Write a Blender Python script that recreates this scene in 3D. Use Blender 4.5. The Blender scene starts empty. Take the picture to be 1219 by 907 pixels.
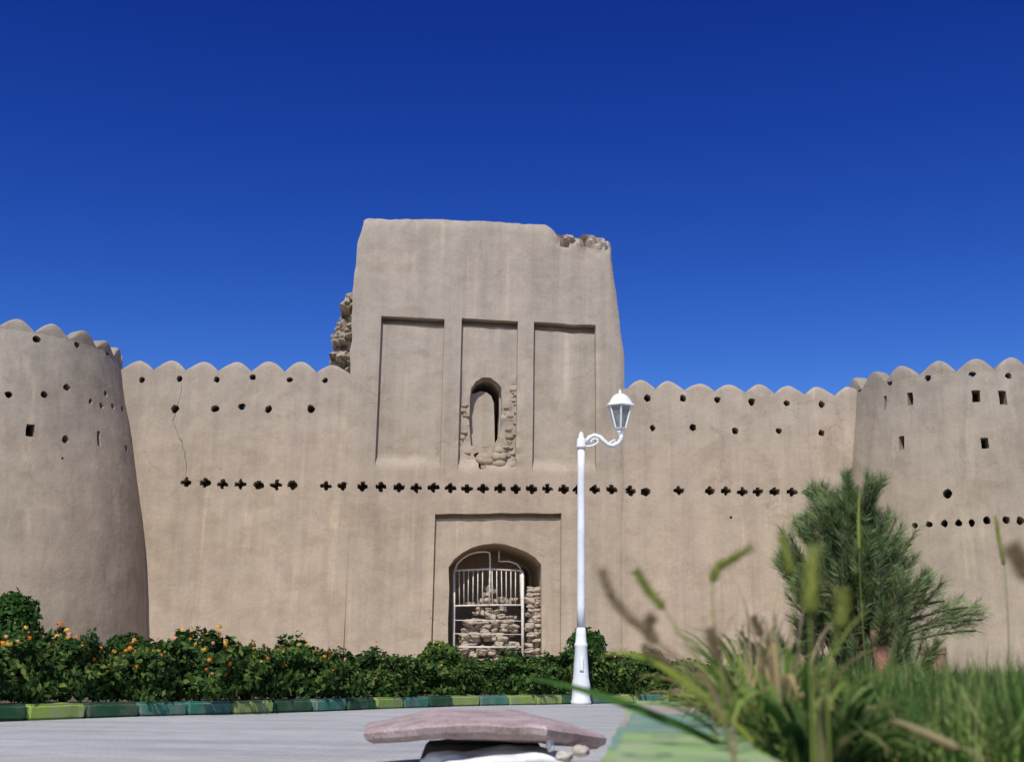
import bpy, bmesh, math, random
import numpy as np
from mathutils import Vector, Matrix, noise as mn
random.seed(11); rng = np.random.default_rng(11)
R = math.radians
S = bpy.context.scene
COL = S.collection

# ------------------------------------------------------------------ camera
PW, PH, F = 1219.0, 907.0, 1400.0          # photograph size and focal length in its pixels
EYE = Vector((0, 0, 0.40))
PITCH, ROLL = math.atan((795 - PH / 2) / F), R(0.9)
fw = Vector((0, math.cos(PITCH), math.sin(PITCH)))
up0 = Vector((0, -math.sin(PITCH), math.cos(PITCH)))
rt0 = Vector((1, 0, 0))
rt = rt0 * math.cos(ROLL) + up0 * math.sin(ROLL)
up = up0 * math.cos(ROLL) - rt0 * math.sin(ROLL)
cam = bpy.data.cameras.new('camera'); co = bpy.data.objects.new('camera', cam); COL.objects.link(co)
cam.sensor_width = 36; cam.lens = F / PW * 36
cam.clip_start = 0.05; cam.clip_end = 2000
m = Matrix.Identity(4)
for i in range(3):
    m[i][0], m[i][1], m[i][2], m[i][3] = rt[i], up[i], -fw[i], EYE[i]
co.matrix_world = m
cam.dof.use_dof = True; cam.dof.focus_distance = 22; cam.dof.aperture_fstop = 4.6
S.camera = co

def ray(x, y):
    return (rt * ((x - PW / 2) / F) - up * ((y - PH / 2) / F) + fw)
def at(x, y, Y):                            # the point in the place seen at photo (x, y), Y metres ahead
    d = ray(x, y); return EYE + d * (Y / d.y)

# fort frame: s along the wall, d behind its face, z up
PSI = R(4.0)
WO = Vector((0, 30, 0)); WT = Vector((math.cos(PSI), math.sin(PSI), 0)); WB = Vector((-math.sin(PSI), math.cos(PSI), 0))
def W(s, d, z): return WO + WT * s + WB * d + Vector((0, 0, z))
def onwall(x, y, off=0.0):
    r = ray(x, y); n = WB
    t = ((WO + WB * off) - EYE).dot(n) / r.dot(n)
    p = EYE + r * t
    return (p - WO).dot(WT), p.z
PXM = 1 / F * 30                            # metres per photo pixel at the wall

# ------------------------------------------------------------------ helpers
def tag(o, label=None, cat=None, group=None, kind=None):
    if label: o['label'] = label
    if cat: o['category'] = cat
    if group: o['group'] = group
    if kind: o['kind'] = kind
    return o
def empty(name, loc=(0, 0, 0), rz=0):
    o = bpy.data.objects.new(name, None); COL.objects.link(o)
    o.location = loc; o.rotation_euler = (0, 0, rz); o.empty_display_size = .2
    return o
def link(name, me, parent=None):
    o = bpy.data.objects.new(name, me); COL.objects.link(o)
    if parent: o.parent = parent
    return o
def mk(name, v, f, mat, parent=None, smooth=True, fix=False):
    me = bpy.data.meshes.new(name); me.from_pydata([tuple(p) for p in v], [], f)
    if mat: me.materials.append(mat)
    if fix:
        b = bmesh.new(); b.from_mesh(me); bmesh.ops.recalc_face_normals(b, faces=b.faces); b.to_mesh(me); b.free()
    me.polygons.foreach_set('use_smooth', [smooth] * len(me.polygons)); me.update()
    return link(name, me, parent)
def fromnp(name, v, quads, mat, parent=None, smooth=True):
    me = bpy.data.meshes.new(name); nv, nf = len(v), len(quads); k = quads.shape[1]
    me.vertices.add(nv); me.vertices.foreach_set('co', v.astype(np.float32).ravel())
    me.loops.add(nf * k); me.loops.foreach_set('vertex_index', quads.astype(np.int32).ravel())
    me.polygons.add(nf); me.polygons.foreach_set('loop_start', np.arange(0, nf * k, k, dtype=np.int32))
    me.polygons.foreach_set('use_smooth', [smooth] * nf)
    me.update(calc_edges=True); me.validate()
    if mat: me.materials.append(mat)
    return link(name, me, parent)
class MB:
    def __init__(s): s.v = []; s.f = []
    def add(s, v, f):
        o = len(s.v); s.v += [Vector(p) for p in v]; s.f += [tuple(i + o for i in q) for q in f]; return s
    def box(s, c, h, rot=None):
        c = Vector(c); rot = rot or Matrix.Identity(3)
        v = [c + rot @ Vector((x * h[0], y * h[1], z * h[2])) for x in (-1, 1) for y in (-1, 1) for z in (-1, 1)]
        return s.add(v, [(0, 1, 3, 2), (4, 6, 7, 5), (0, 4, 5, 1), (2, 3, 7, 6), (0, 2, 6, 4), (1, 5, 7, 3)])
    def tube(s, pts, rad, n=8, caps=True):
        pts = [Vector(p) for p in pts]; v = []; f = []
        rad = rad if isinstance(rad, (list, tuple)) else [rad] * len(pts)
        t0 = (pts[1] - pts[0]).normalized()
        a = t0.orthogonal().normalized()
        for i, p in enumerate(pts):
            t = (pts[min(i + 1, len(pts) - 1)] - pts[max(i - 1, 0)]).normalized()
            a = (a - t * a.dot(t)).normalized(); b = t.cross(a)
            for k in range(n):
                w = 2 * math.pi * k / n; v.append(p + (a * math.cos(w) + b * math.sin(w)) * rad[i])
        for i in range(len(pts) - 1):
            for k in range(n):
                f.append((i * n + k, i * n + (k + 1) % n, (i + 1) * n + (k + 1) % n, (i + 1) * n + k))
        if caps:
            f.append(tuple(range(n))[::-1]); f.append(tuple((len(pts) - 1) * n + k for k in range(n)))
        return s.add(v, f)
    def lathe(s, prof, c=(0, 0, 0), n=20, caps=True):
        c = Vector(c); v = []; f = []
        for r, z in prof:
            for k in range(n):
                w = 2 * math.pi * (k + .5) / n; v.append(c + Vector((r * math.cos(w), r * math.sin(w), z)))
        for i in range(len(prof) - 1):
            for k in range(n):
                f.append((i * n + k, i * n + (k + 1) % n, (i + 1) * n + (k + 1) % n, (i + 1) * n + k))
        if caps:
            f.append(tuple(range(n))[::-1]); f.append(tuple((len(prof) - 1) * n + k for k in range(n)))
        return s.add(v, f)
    def ribbon(s, pts, w, side):
        pts = [Vector(p) for p in pts]; n = len(pts); side = Vector(side).normalized(); v = []
        for i, p in enumerate(pts):
            t = i / (n - 1); ww = w * (0.55 + .9 * t if t < .5 else 1) * (1 - t ** 2.2) * .5 + .0004
            v += [p - side * ww, p + side * ww]
        return s.add(v, [(2 * i, 2 * i + 1, 2 * i + 3, 2 * i + 2) for i in range(n - 1)])
    def build(s, name, mat, parent=None, smooth=True, fix=False): return mk(name, s.v, s.f, mat, parent, smooth, fix)
def sharp(o, deg=35):
    o.data.set_sharp_from_angle(angle=R(deg)); return o
def bevel(o, w, seg=2):
    b = bmesh.new(); b.from_mesh(o.data)
    bmesh.ops.bevel(b, geom=list(b.edges), offset=w, segments=seg, affect='EDGES', profile=.6)
    b.to_mesh(o.data); b.free(); return o
def bez(p0, p1, p2, n=8):
    p0, p1, p2 = Vector(p0), Vector(p1), Vector(p2)
    return [p0 * (1 - t) ** 2 + p1 * 2 * t * (1 - t) + p2 * t * t for t in [i / (n - 1) for i in range(n)]]
def interp(x, pts):
    pts = sorted(pts)
    if x <= pts[0][0]: return pts[0][1]
    for (a, va), (b, vb) in zip(pts, pts[1:]):
        if x <= b: return va + (vb - va) * (x - a) / (b - a + 1e-9)
    return pts[-1][1]
def N(x, y, z=0.0): return mn.noise(Vector((x, y, z)))
def sst(a, b, x):
    t = min(1, max(0, (x - a) / (b - a))); return t * t * (3 - 2 * t)

# ------------------------------------------------------------------ materials
class Mt:
    def __init__(s, name):
        s.m = bpy.data.materials.new(name); s.m.use_nodes = True; s.t = s.m.node_tree; s.n = s.t.nodes; s.l = s.t.links
        s.b = s.n['Principled BSDF']; s.b.inputs['Specular IOR Level'].default_value = .25
    def node(s, ty, **k):
        n = s.n.new(ty)
        for a, b in k.items(): setattr(n, a, b)
        return n
    def coords(s, kind='world', scale=(1, 1, 1)):
        if kind == 'world': o = s.node('ShaderNodeNewGeometry').outputs['Position']
        else: o = s.node('ShaderNodeTexCoord').outputs['Object']
        mp = s.node('ShaderNodeMapping'); mp.inputs['Scale'].default_value = scale
        s.l.new(o, mp.inputs['Vector']); return mp.outputs['Vector']
    def noise(s, vec, scale, detail=4, rough=.55):
        n = s.node('ShaderNodeTexNoise'); n.inputs['Scale'].default_value = scale; n.inputs['Detail'].default_value = detail
        n.inputs['Roughness'].default_value = rough; s.l.new(vec, n.inputs['Vector']); return n.outputs['Fac']
    def ramp(s, fac, stops):
        r = s.node('ShaderNodeValToRGB'); e = r.color_ramp.elements
        while len(e) < len(stops): e.new(.5)
        for el, (p, c) in zip(e, stops):
            el.position = p; el.color = (*c, 1) if not isinstance(c, (int, float)) else (c, c, c, 1)
        s.l.new(fac, r.inputs['Fac']); return r.outputs['Color']
    def mix(s, a, b, fac, mode='MIX'):
        x = s.node('ShaderNodeMix', data_type='RGBA', blend_type=mode)
        for sock, v in ((x.inputs['Factor'], fac), (x.inputs['A'], a), (x.inputs['B'], b)):
            if isinstance(v, (int, float)): sock.default_value = v
            elif isinstance(v, tuple): sock.default_value = (*v, 1)
            else: s.l.new(v, sock)
        return x.outputs['Result']
    def math(s, op, a, b=0.0):
        x = s.node('ShaderNodeMath', operation=op)
        for i, v in enumerate((a, b)):
            if isinstance(v, (int, float)): x.inputs[i].default_value = v
            else: s.l.new(v, x.inputs[i])
        return x.outputs[0]
    def bump(s, h, strength=.4, dist=.02, prev=None):
        b = s.node('ShaderNodeBump'); b.inputs['Strength'].default_value = strength; b.inputs['Distance'].default_value = dist
        s.l.new(h, b.inputs['Height'])
        if prev is not None: s.l.new(prev, b.inputs['Normal'])
        s.l.new(b.outputs['Normal'], s.b.inputs['Normal']); return b.outputs['Normal']
    def base(s, c, rough=.9):
        if isinstance(c, tuple): s.b.inputs['Base Color'].default_value = (*c, 1)
        else: s.l.new(c, s.b.inputs['Base Color'])
        s.b.inputs['Roughness'].default_value = rough; return s
    def leafy(s, color, trans=.3):          # leaves let some light through
        s.base(color, .75); s.b.inputs['Specular IOR Level'].default_value = .12
        out = s.n['Material Output']; tr = s.node('ShaderNodeBsdfTranslucent'); mx = s.node('ShaderNodeMixShader')
        mx.inputs[0].default_value = trans
        if isinstance(color, tuple): tr.inputs['Color'].default_value = (*color, 1)
        else: s.l.new(color, tr.inputs['Color'])
        s.l.new(s.b.outputs[0], mx.inputs[1]); s.l.new(tr.outputs[0], mx.inputs[2]); s.l.new(mx.outputs[0], out.inputs['Surface'])
        return s
    def island(s): return s.node('ShaderNodeNewGeometry').outputs['Random Per Island']

def mud(name, tint=(1, 1, 1), rough_amt=1.0):
    M = Mt(name); w = M.coords()
    streak = M.noise(M.coords('world', (2.6, 2.6, .12)), 1.0, 5, .6)
    fine_streak = M.noise(M.coords('world', (9, 9, .35)), 1.0, 4, .6)
    big = M.noise(w, .35, 4); med = M.noise(w, 2.2, 5, .65); fine = M.noise(w, 22, 5, .7)
    c = M.ramp(big, [(.3, (.41, .337, .252)), (.5, (.45, .372, .278)), (.7, (.47, .38, .285))])
    c = M.mix(c, M.ramp(streak, [(.30, (.74, .74, .75)), (.5, (1, 1, 1)), (.70, (1.12, 1.11, 1.08))]), .5, 'MULTIPLY')
    c = M.mix(c, M.ramp(fine_streak, [(.3, (.86, .85, .85)), (.55, (1, 1, 1)), (.75, (1.06, 1.06, 1.05))]), .35, 'MULTIPLY')
    c = M.mix(c, M.ramp(med, [(.3, (.82, .81, .80)), (.55, (1, 1, 1)), (.8, (1.08, 1.07, 1.05))]), .7, 'MULTIPLY')
    c = M.mix(c, M.ramp(fine, [(.3, (.80, .79, .77)), (.55, (1, 1, 1)), (.75, (1.1, 1.1, 1.1))]), .5, 'MULTIPLY')
    # lighter, yellower render on the lower storey, greyer plaster above it
    sep = M.node('ShaderNodeSeparateXYZ'); M.l.new(w, sep.inputs[0])
    h = M.math('ADD', sep.outputs['Z'], M.math('MULTIPLY', M.math('SUBTRACT', med, .5), .8))
    g = M.ramp(M.math('MULTIPLY', h, .1), [(.38, (1.0, 1.01, 1.02)), (.54, (.96, .985, 1.03)), (.86, (.91, .99, 1.12))])
    c = M.mix(c, g, 1.0, 'MULTIPLY')
    c = M.mix(c, tint, 1.0, 'MULTIPLY')
    course = M.noise(M.coords('world', (.25, .25, 2.4)), 1.0, 5, .7)
    c = M.mix(c, M.ramp(course, [(.3, (.86, .86, .87)), (.5, (1, 1, 1)), (.72, (1.07, 1.06, 1.04))]), .25, 'MULTIPLY')
    runs = M.math('MULTIPLY', M.ramp(M.noise(M.coords('world', (3.4, 3.4, .10)), 1.0, 3, .5), [(.56, 0), (.66, 1)]), M.ramp(M.noise(M.coords('world', (.7, .7, .4)), 1.0, 3), [(.42, 0), (.62, 1)]))
    c = M.mix(c, M.mix(c, (1.22, 1.21, 1.17), 1.0, 'MULTIPLY'), runs)
    patch = M.ramp(M.noise(M.coords('world', (.8, .8, 1.1)), 1.0, 6, .55), [(.575, 0), (.60, 1)])
    c = M.mix(c, M.mix(c, (.93, .92, .90), 1.0, 'MULTIPLY'), patch)
    vd = M.node('ShaderNodeTexVoronoi', feature='DISTANCE_TO_EDGE'); vd.inputs['Scale'].default_value = .55
    dist = M.node('ShaderNodeVectorMath', operation='ADD'); nz_ = M.node('ShaderNodeTexNoise'); nz_.inputs['Scale'].default_value = 1.6; nz_.inputs['Detail'].default_value = 6
    M.l.new(w, nz_.inputs['Vector']); M.l.new(w, dist.inputs[0]); M.l.new(nz_.outputs['Color'], dist.inputs[1]); M.l.new(dist.outputs[0], vd.inputs['Vector'])
    crk = M.math('MULTIPLY', M.ramp(vd.outputs['Distance'], [(.0, 1), (.012, 0)]), M.ramp(M.noise(w, .9, 3), [(.54, 0), (.66, 1)]))
    c = M.mix(c, M.mix(c, (.76, .74, .72), 1.0, 'MULTIPLY'), crk)
    speck = M.noise(w, 70, 3, .7)
    c = M.mix(c, M.ramp(speck, [(.28, (.72, .71, .70)), (.45, (1, 1, 1)), (.8, (1.1, 1.1, 1.1))]), .5, 'MULTIPLY')
    M.base(c, .95); M.b.inputs['Specular IOR Level'].default_value = .1
    nb = M.bump(M.noise(w, 3.0, 6, .6), .5, .05)
    M.bump(M.noise(w, 30, 4, .7), .45 * rough_amt, .012, nb)
    return M.m
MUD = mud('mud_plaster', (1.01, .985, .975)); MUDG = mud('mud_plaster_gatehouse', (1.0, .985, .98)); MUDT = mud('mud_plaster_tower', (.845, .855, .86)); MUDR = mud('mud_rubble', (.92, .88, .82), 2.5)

def paint(name, col, worn, amt=.5):
    M = Mt(name); w = M.coords()
    a = M.noise(w, 9, 6, .65); b = M.noise(w, 55, 3, .6)
    f = M.ramp(M.math('ADD', M.math('MULTIPLY', a, .75), M.math('MULTIPLY', b, .25)), [(.52 - .12 * amt, 0), (.60, 1)])
    c = M.mix(col, worn, M.math('MULTIPLY', f, amt))
    c = M.mix(c, M.ramp(M.noise(w, 3, 4), [(.3, .8), (.7, 1.1)]), .6, 'MULTIPLY')
    M.base(c, .75); M.bump(b, .4, .006); return M.m
TEAL = paint('teal_paint', (.045, .19, .13), (.20, .22, .18), .7); LIME = paint('lime_paint', (.25, .36, .07), (.30, .30, .20), .7)
SHADEGREEN = paint('hedge_shade_green', (.022, .085, .035), (.14, .14, .11)); BARE = paint('bare_concrete', (.42, .34, .30), (.36, .33, .30))  # the dark green is the hedge's shade put into the kerb colour
NGREEN = paint('pale_green_paint', (.27, .44, .14), (.38, .43, .25), .9); NTEAL = paint('blue_green_paint', (.15, .31, .21), (.30, .36, .28), .8)
WHITE = paint('white_post_paint', (.80, .83, .84), (.62, .63, .62), .25); LIMEWASH = paint('whitewash', (.80, .81, .82), (.60, .58, .54), .5)
IRON = paint('cream_gate_paint', (.78, .74, .68), (.45, .36, .28), .5)
M = Mt('pink_concrete'); w = M.coords()
c = M.ramp(M.noise(w, 5, 6, .65), [(.3, (.30, .21, .20)), (.5, (.46, .35, .33)), (.72, (.58, .48, .46))])
c = M.mix(c, M.ramp(M.noise(w, 60, 4, .7), [(.3, .6), (.6, 1.1)]), .7, 'MULTIPLY')
M.base(c, .9); M.bump(M.noise(w, 35, 5, .7), .8, .012); SLAB = M.m
def stone(name, a, b):
    M = Mt(name); w = M.coords(); c = M.ramp(M.noise(w, 6, 5, .65), [(.3, a), (.7, b)])
    M.base(c, .95); M.bump(M.noise(w, 30, 5, .7), .7, .02); return M.m
STONE = stone('mud_brick', (.34, .28, .21), (.52, .44, .34)); PALE = stone('pale_stone', (.42, .37, .32), (.62, .56, .5))
TERRA = stone('terracotta', (.30, .11, .07), (.58, .33, .24)); BARK = stone('bark', (.05, .035, .025), (.13, .09, .06))
SOIL = stone('soil', (.10, .072, .05), (.20, .15, .105))
M = Mt('glass'); M.base((.55, .58, .60), .12); M.b.inputs['Transmission Weight'].default_value = .75; M.b.inputs['Specular IOR Level'].default_value = .5; GLASS = M.m
def leafm(name, stops, trans=.3):
    M = Mt(name); c = M.ramp(M.island(), stops)
    c = M.mix(c, M.ramp(M.noise(M.coords(), 3.5, 3), [(.3, .72), (.7, 1.2)]), .7, 'MULTIPLY'); M.leafy(c, trans); return M.m
HEDGE = leafm('hedge_leaf', [(0, (.016, .045, .012)), (.45, (.045, .10, .022)), (.8, (.09, .16, .035)), (1, (.20, .23, .05))])
BUSH = leafm('bush_leaf', [(0, (.02, .06, .012)), (.6, (.04, .11, .02)), (1, (.08, .17, .035))])
OLIVE = leafm('yellow_shrub_leaf', [(0, (.06, .11, .02)), (.6, (.12, .19, .03)), (1, (.24, .25, .04))])
NEEDLE = leafm('pine_needle', [(0, (.11, .18, .07)), (.5, (.27, .37, .15)), (1, (.48, .56, .28))], .45)
GRASS = leafm('grass_blade', [(0, (.03, .085, .022)), (.35, (.09, .18, .04)), (.65, (.19, .30, .07)), (.9, (.32, .40, .13)), (1, (.42, .36, .18))], .4)
CLUMP = leafm('broad_blade', [(0, (.08, .16, .03)), (.35, (.20, .29, .06)), (.7, (.34, .40, .10)), (.85, (.42, .33, .12)), (1, (.55, .40, .22))], .4)
BLADE = leafm('long_blade', [(0, (.05, .13, .03)), (1, (.08, .17, .035))], .4); YBLADE = leafm('yellow_blade', [(0, (.20, .26, .04)), (1, (.25, .30, .05))], .4)
HEADG = leafm('green_seed_head', [(0, (.24, .30, .06)), (.6, (.40, .45, .11)), (1, (.55, .56, .20))], .5)
HEADB = leafm('brown_seed_head', [(0, (.24, .17, .10)), (.6, (.42, .32, .20)), (1, (.60, .48, .32))], .5)
HEADD = leafm('dry_seed_head', [(0, (.36, .30, .14)), (1, (.60, .52, .30))], .4)
FLOR = leafm('orange_petal', [(0, (.75, .16, .02)), (1, (.85, .30, .03))], .2); FLYE = leafm('yellow_petal', [(0, (.75, .42, .04)), (1, (.8, .55, .10))], .2)
FLPI = leafm('salmon_petal', [(0, (.75, .25, .13)), (1, (.8, .42, .25))], .2)

# ------------------------------------------------------------------ world and sun
EL, AZ = R(50), R(14)                       # sun height; left of straight behind the camera
wd = bpy.data.worlds.new('World'); S.world = wd; wd.use_nodes = True; nt = wd.node_tree
bg = nt.nodes['Background']; sky = nt.nodes.new('ShaderNodeTexSky'); sky.sky_type = 'NISHITA'
sky.sun_disc = False; sky.sun_elevation = EL; sky.sun_rotation = math.pi + AZ
sky.altitude = 1200; sky.air_density = 1.0; sky.dust_density = .2; sky.ozone_density = 2.0
SKYG = [(.082, 2.72, 6.0), (.133, 2.2, 7.0), (.65, 1.36, 6.3)]  # per channel: gain, power, ceiling (a polarised, saturated sky)
sp = nt.nodes.new('ShaderNodeSeparateColor'); cb = nt.nodes.new('ShaderNodeCombineColor'); nt.links.new(sky.outputs[0], sp.inputs[0])
for i, (g, p, cl_) in enumerate(SKYG):
    lim = nt.nodes.new('ShaderNodeMath'); lim.operation = 'MINIMUM'; lim.inputs[1].default_value = cl_
    a = nt.nodes.new('ShaderNodeMath'); a.operation = 'POWER'; a.inputs[1].default_value = p
    b = nt.nodes.new('ShaderNodeMath'); b.operation = 'MULTIPLY'; b.inputs[1].default_value = g
    nt.links.new(sp.outputs[i], lim.inputs[0]); nt.links.new(lim.outputs[0], a.inputs[0]); nt.links.new(a.outputs[0], b.inputs[0]); nt.links.new(b.outputs[0], cb.inputs[i])
nt.links.new(cb.outputs[0], bg.inputs['Color']); bg.inputs['Strength'].default_value = .1
sl = bpy.data.lights.new('sun', 'SUN'); sl.energy = 4.2; sl.angle = R(.5); sl.color = (1, .955, .88)
so = bpy.data.objects.new('sun', sl); COL.objects.link(so)
sd = Vector((-math.sin(AZ) * math.cos(EL), -math.cos(AZ) * math.cos(EL), math.sin(EL)))
so.rotation_euler = sd.to_track_quat('Z', 'Y').to_euler(); so.location = sd * 60
S.view_settings.view_transform = 'Standard'; S.view_settings.look = 'None'; S.view_settings.exposure = 0; S.view_settings.gamma = 1
S.view_settings.use_curve_mapping = False

# ------------------------------------------------------------------ fort
def wallnoise(s, z, k=0.0):
    return .045 * N(s * .45, z * .5, 3 + k) + .02 * N(s * 1.7, z * 1.5, 7 + k) + .009 * N(s * 5, z * 4, 1 + k)
def solid(ns, nz, fn, name, mat, parent, closed=False):
    # fn(i, j, back) -> point; front and back grids stitched into one closed body
    v = [fn(i, j, b) for b in (0, 1) for i in range(ns) for j in range(nz)]
    o = ns * nz; f = []; ix = lambda i, j, b: b * o + i * nz + j
    for i in range(ns - 1):
        for j in range(nz - 1):
            f.append((ix(i, j, 0), ix(i + 1, j, 0), ix(i + 1, j + 1, 0), ix(i, j + 1, 0)))
            f.append((ix(i, j, 1), ix(i, j + 1, 1), ix(i + 1, j + 1, 1), ix(i + 1, j, 1)))
    for i in range(ns - 1):
        f.append((ix(i, 0, 0), ix(i, 0, 1), ix(i + 1, 0, 1), ix(i + 1, 0, 0)))
        f.append((ix(i, nz - 1, 0), ix(i + 1, nz - 1, 0), ix(i + 1, nz - 1, 1), ix(i, nz - 1, 1)))
    for j in range(nz - 1):
        f.append((ix(0, j, 0), ix(0, j + 1, 0), ix(0, j + 1, 1), ix(0, j, 1)))
        f.append((ix(ns - 1, j, 0), ix(ns - 1, j, 1), ix(ns - 1, j + 1, 1), ix(ns - 1, j + 1, 0)))
    return mk(name, v, f, mat, parent, True, True)
def cut(o, mb):
    c = mb.build('cutter', None, None, False, True)
    c.matrix_world = o.matrix_world.copy() if not o.parent else o.parent.matrix_world.copy()
    bpy.context.view_layer.update()
    c.parent = o.parent; c.matrix_parent_inverse = Matrix.Identity(4); c.matrix_basis = Matrix.Identity(4)
    md = o.modifiers.new('b', 'BOOLEAN'); md.operation = 'DIFFERENCE'; md.object = c; md.solver = 'EXACT'
    dg = bpy.context.evaluated_depsgraph_get(); dg.update()
    me = bpy.data.meshes.new_from_object(o.evaluated_get(dg), depsgraph=dg)
    o.modifiers.clear(); old = o.data; o.data = me
    if len(me.materials) > 1:
        while len(me.materials) > 1: me.materials.pop()
    me.polygons.foreach_set('material_index', [0] * len(me.polygons))
    cm = c.data; bpy.data.objects.remove(c); bpy.data.meshes.remove(cm); bpy.data.meshes.remove(old)
    me.name = o.name; me.set_sharp_from_angle(angle=R(40)); return o
def disc(r, asp=1.0, n=10, jit=.2):
    return [(r * math.cos(2 * math.pi * k / n) * (1 + random.uniform(-jit, jit)), asp * r * math.sin(2 * math.pi * k / n) * (1 + random.uniform(-jit, jit))) for k in range(n)]
def rect(hw, hh, jit=.012):
    p = []
    for x, y in ((-1, -1), (0, -1), (1, -1), (1, 0), (1, 1), (0, 1), (-1, 1), (-1, 0)):
        p.append((x * hw + random.uniform(-jit, jit), y * hh + random.uniform(-jit, jit)))
    return p
def club(a, w):                             # the four-lobed openings of the brick band
    b = .75 * a; j = lambda: random.uniform(-.02, .02)
    return [(x + j(), y + j()) for x, y in ((-w, -b), (w * .2, -a), (w, -b), (w, -w), (a * .95, -w * .95), (a * 1.12, -.01), (a * .95, w * .9), (w, w), (w * .9, a * .85), (0, a), (-w * .9, a * .85), (-w, w), (-a * .95, w * .9), (-a * 1.12, -.01), (-a * .95, -w * .95), (-w, -w))]
def prism(mb, poly, map_, d0, d1, tilt=0.0, flare=0.0):
    n = len(poly)
    v = [map_(x * (1 + flare), y * (1 + flare), d0) for x, y in poly] + [map_(x, y + tilt, d1) for x, y in poly]
    f = [tuple(range(n)), tuple(range(n, 2 * n))[::-1]] + [(k, n + k, n + (k + 1) % n, (k + 1) % n) for k in range(n)]
    mb.add(v, f)
def crack(mb, pts, wid, dep, map_):
    n = len(pts); v = []; f = []
    for i, (x, y) in enumerate(pts):
        ww = wid * (.35 + .65 * math.sin(math.pi * (i + .5) / n))
        for a, b in ((-ww, -.25), (ww, -.25), (ww, dep), (-ww, dep)): v.append(map_(x + a, y + a * .4, b))
    for i in range(n - 1):
        for k in range(4): f.append((i * 4 + k, i * 4 + (k + 1) % 4, i * 4 + 4 + (k + 1) % 4, i * 4 + 4 + k))
    f += [(0, 1, 2, 3), (n * 4 - 4, n * 4 - 3, n * 4 - 2, n * 4 - 1)]
    mb.add(v, f)
def merlon(map_, a0, a1, zb0, zb1, h, thick, parent, mat, dn, k=0):
    # scalloped lobe: rounded top, soft edges; a runs along the wall
    n = 15; sec = 9; v = []; f = []
    hh = h * random.uniform(.86, 1.08); sk = random.uniform(-.12, .12)
    for i in range(n):
        t = i / (n - 1); a = a0 + (a1 - a0) * t
        u = 2 * t - 1 + sk * (1 - (2 * t - 1) ** 2)
        prof = max(0.0, 1 - abs(u) ** 1.8)
        zb = zb0 + (zb1 - zb0) * t
        zt = zb + .012 + hh * prof + (.02 * N(a * 4, k * 3.3) + .012 * N(a * 11, k * 1.3)) * prof
        r = min(.07, .45 * (zt - zb))
        base = dn(a, zb)
        for d, z in ((0, zb), (0, zb + (zt - r - zb) * .5), (0, zt - r), (r * .3, zt - r * .3), (r, zt), (thick - r, zt), (thick - .3 * r, zt - r * .3), (thick, zt - r), (thick, zb)):
            v.append(map_(a, d + (base if d < thick * .5 else 0), z))
    for i in range(n - 1):
        for j in range(sec - 1): f.append((i * sec + j, (i + 1) * sec + j, (i + 1) * sec + j + 1, i * sec + j + 1))
        f.append((i * sec, i * sec + sec - 1, (i + 1) * sec + sec - 1, (i + 1) * sec))
    f += [tuple(range(sec)), tuple((n - 1) * sec + j for j in range(sec))]
    return sharp(mk('merlon', v, f, mat, parent, True, True), 55)

GL_, GR_ = onwall(416, 470)[0], onwall(743, 470)[0]
def curtain(label, s0, s1, peaks, yp, yv, holes, crosses, cracks, trough):
    c0 = (s0 + s1) / 2; root = empty('curtain_wall', W(c0, 0, 0), PSI)
    tag(root, label, 'wall', 'battlemented curtain walls between the towers')
    ps = [onwall(x, y)[0] for x, y in zip(peaks, yp)]
    zv = [(onwall(x, y)[0], onwall(x, y)[1]) for x, y in yv]
    ztop = lambda s: zv[0][1] + (zv[1][1] - zv[0][1]) * (s - zv[0][0]) / (zv[1][0] - zv[0][0])
    ns = int((s1 - s0) / .14) + 2; nz = 46
    def fn(i, j, b):
        s = s0 + (s1 - s0) * i / (ns - 1); z = -.3 + (ztop(s) + .3) * j / (nz - 1)
        return (s - c0, 1.0 + .12 * (1 - z / 7) if b else wallnoise(s, z) - .10 * max(0, 1 - z / 3.2) ** 2, z)
    o = solid(ns, nz, fn, 'wall', MUD, root)
    bpy.context.view_layer.update()
    mb = MB()
    for x, y, r in holes:
        s, z = onwall(x, y); pol = disc(abs(r) * PXM, random.uniform(.95, 1.15))
        prism(mb, pol, lambda a, b, d, s=s, z=z: Vector((s - c0 + a, d, z + b)), -.3, 1.4 if r < 0 else random.uniform(.6, .8), .30 if r < 0 else .02)
    for x, y in crosses:
        s, z = onwall(x, y); pol = club(.135 * random.uniform(.9, 1.08), .062 * random.uniform(.85, 1.15))
        prism(mb, pol, lambda a, b, d, s=s, z=z: Vector((s - c0 + a, d, z + b)), -.3, .7)
    cut(o, mb)
    for c in cracks:
        c = [(c[i][0] + (c[i + 1][0] - c[i][0]) * q / 4, c[i][1] + (c[i + 1][1] - c[i][1]) * q / 4) for i in range(len(c) - 1) for q in range(4)] + [c[-1]]
        mb = MB(); crack(mb, [onwall(x, y) for x, y in c], .009, .03, lambda a, b, d: Vector((a - c0 + .03 * N(b * 6, 1.5) + .012 * N(b * 19, 4.), d, b))); cut(o, mb)
    # lobes meet at the middles between the peaks
    ed = [ps[0] - (ps[1] - ps[0]) / 2] + [(a + b) / 2 for a, b in zip(ps, ps[1:])] + [ps[-1] + (ps[-1] - ps[-2]) / 2]
    for k, (a, b) in enumerate(zip(ed, ed[1:])):
        a, b = max(a, s0), min(b, s1)
        zp = onwall(peaks[k], yp[k])[1]; mid = (a + b) / 2
        merlon(lambda s, d, z: Vector((s - c0, d, z)), a, b, ztop(a), ztop(b), zp - ztop(mid), .42, root, MUD, lambda s, z: wallnoise(s, z), k)
    return root

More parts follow.
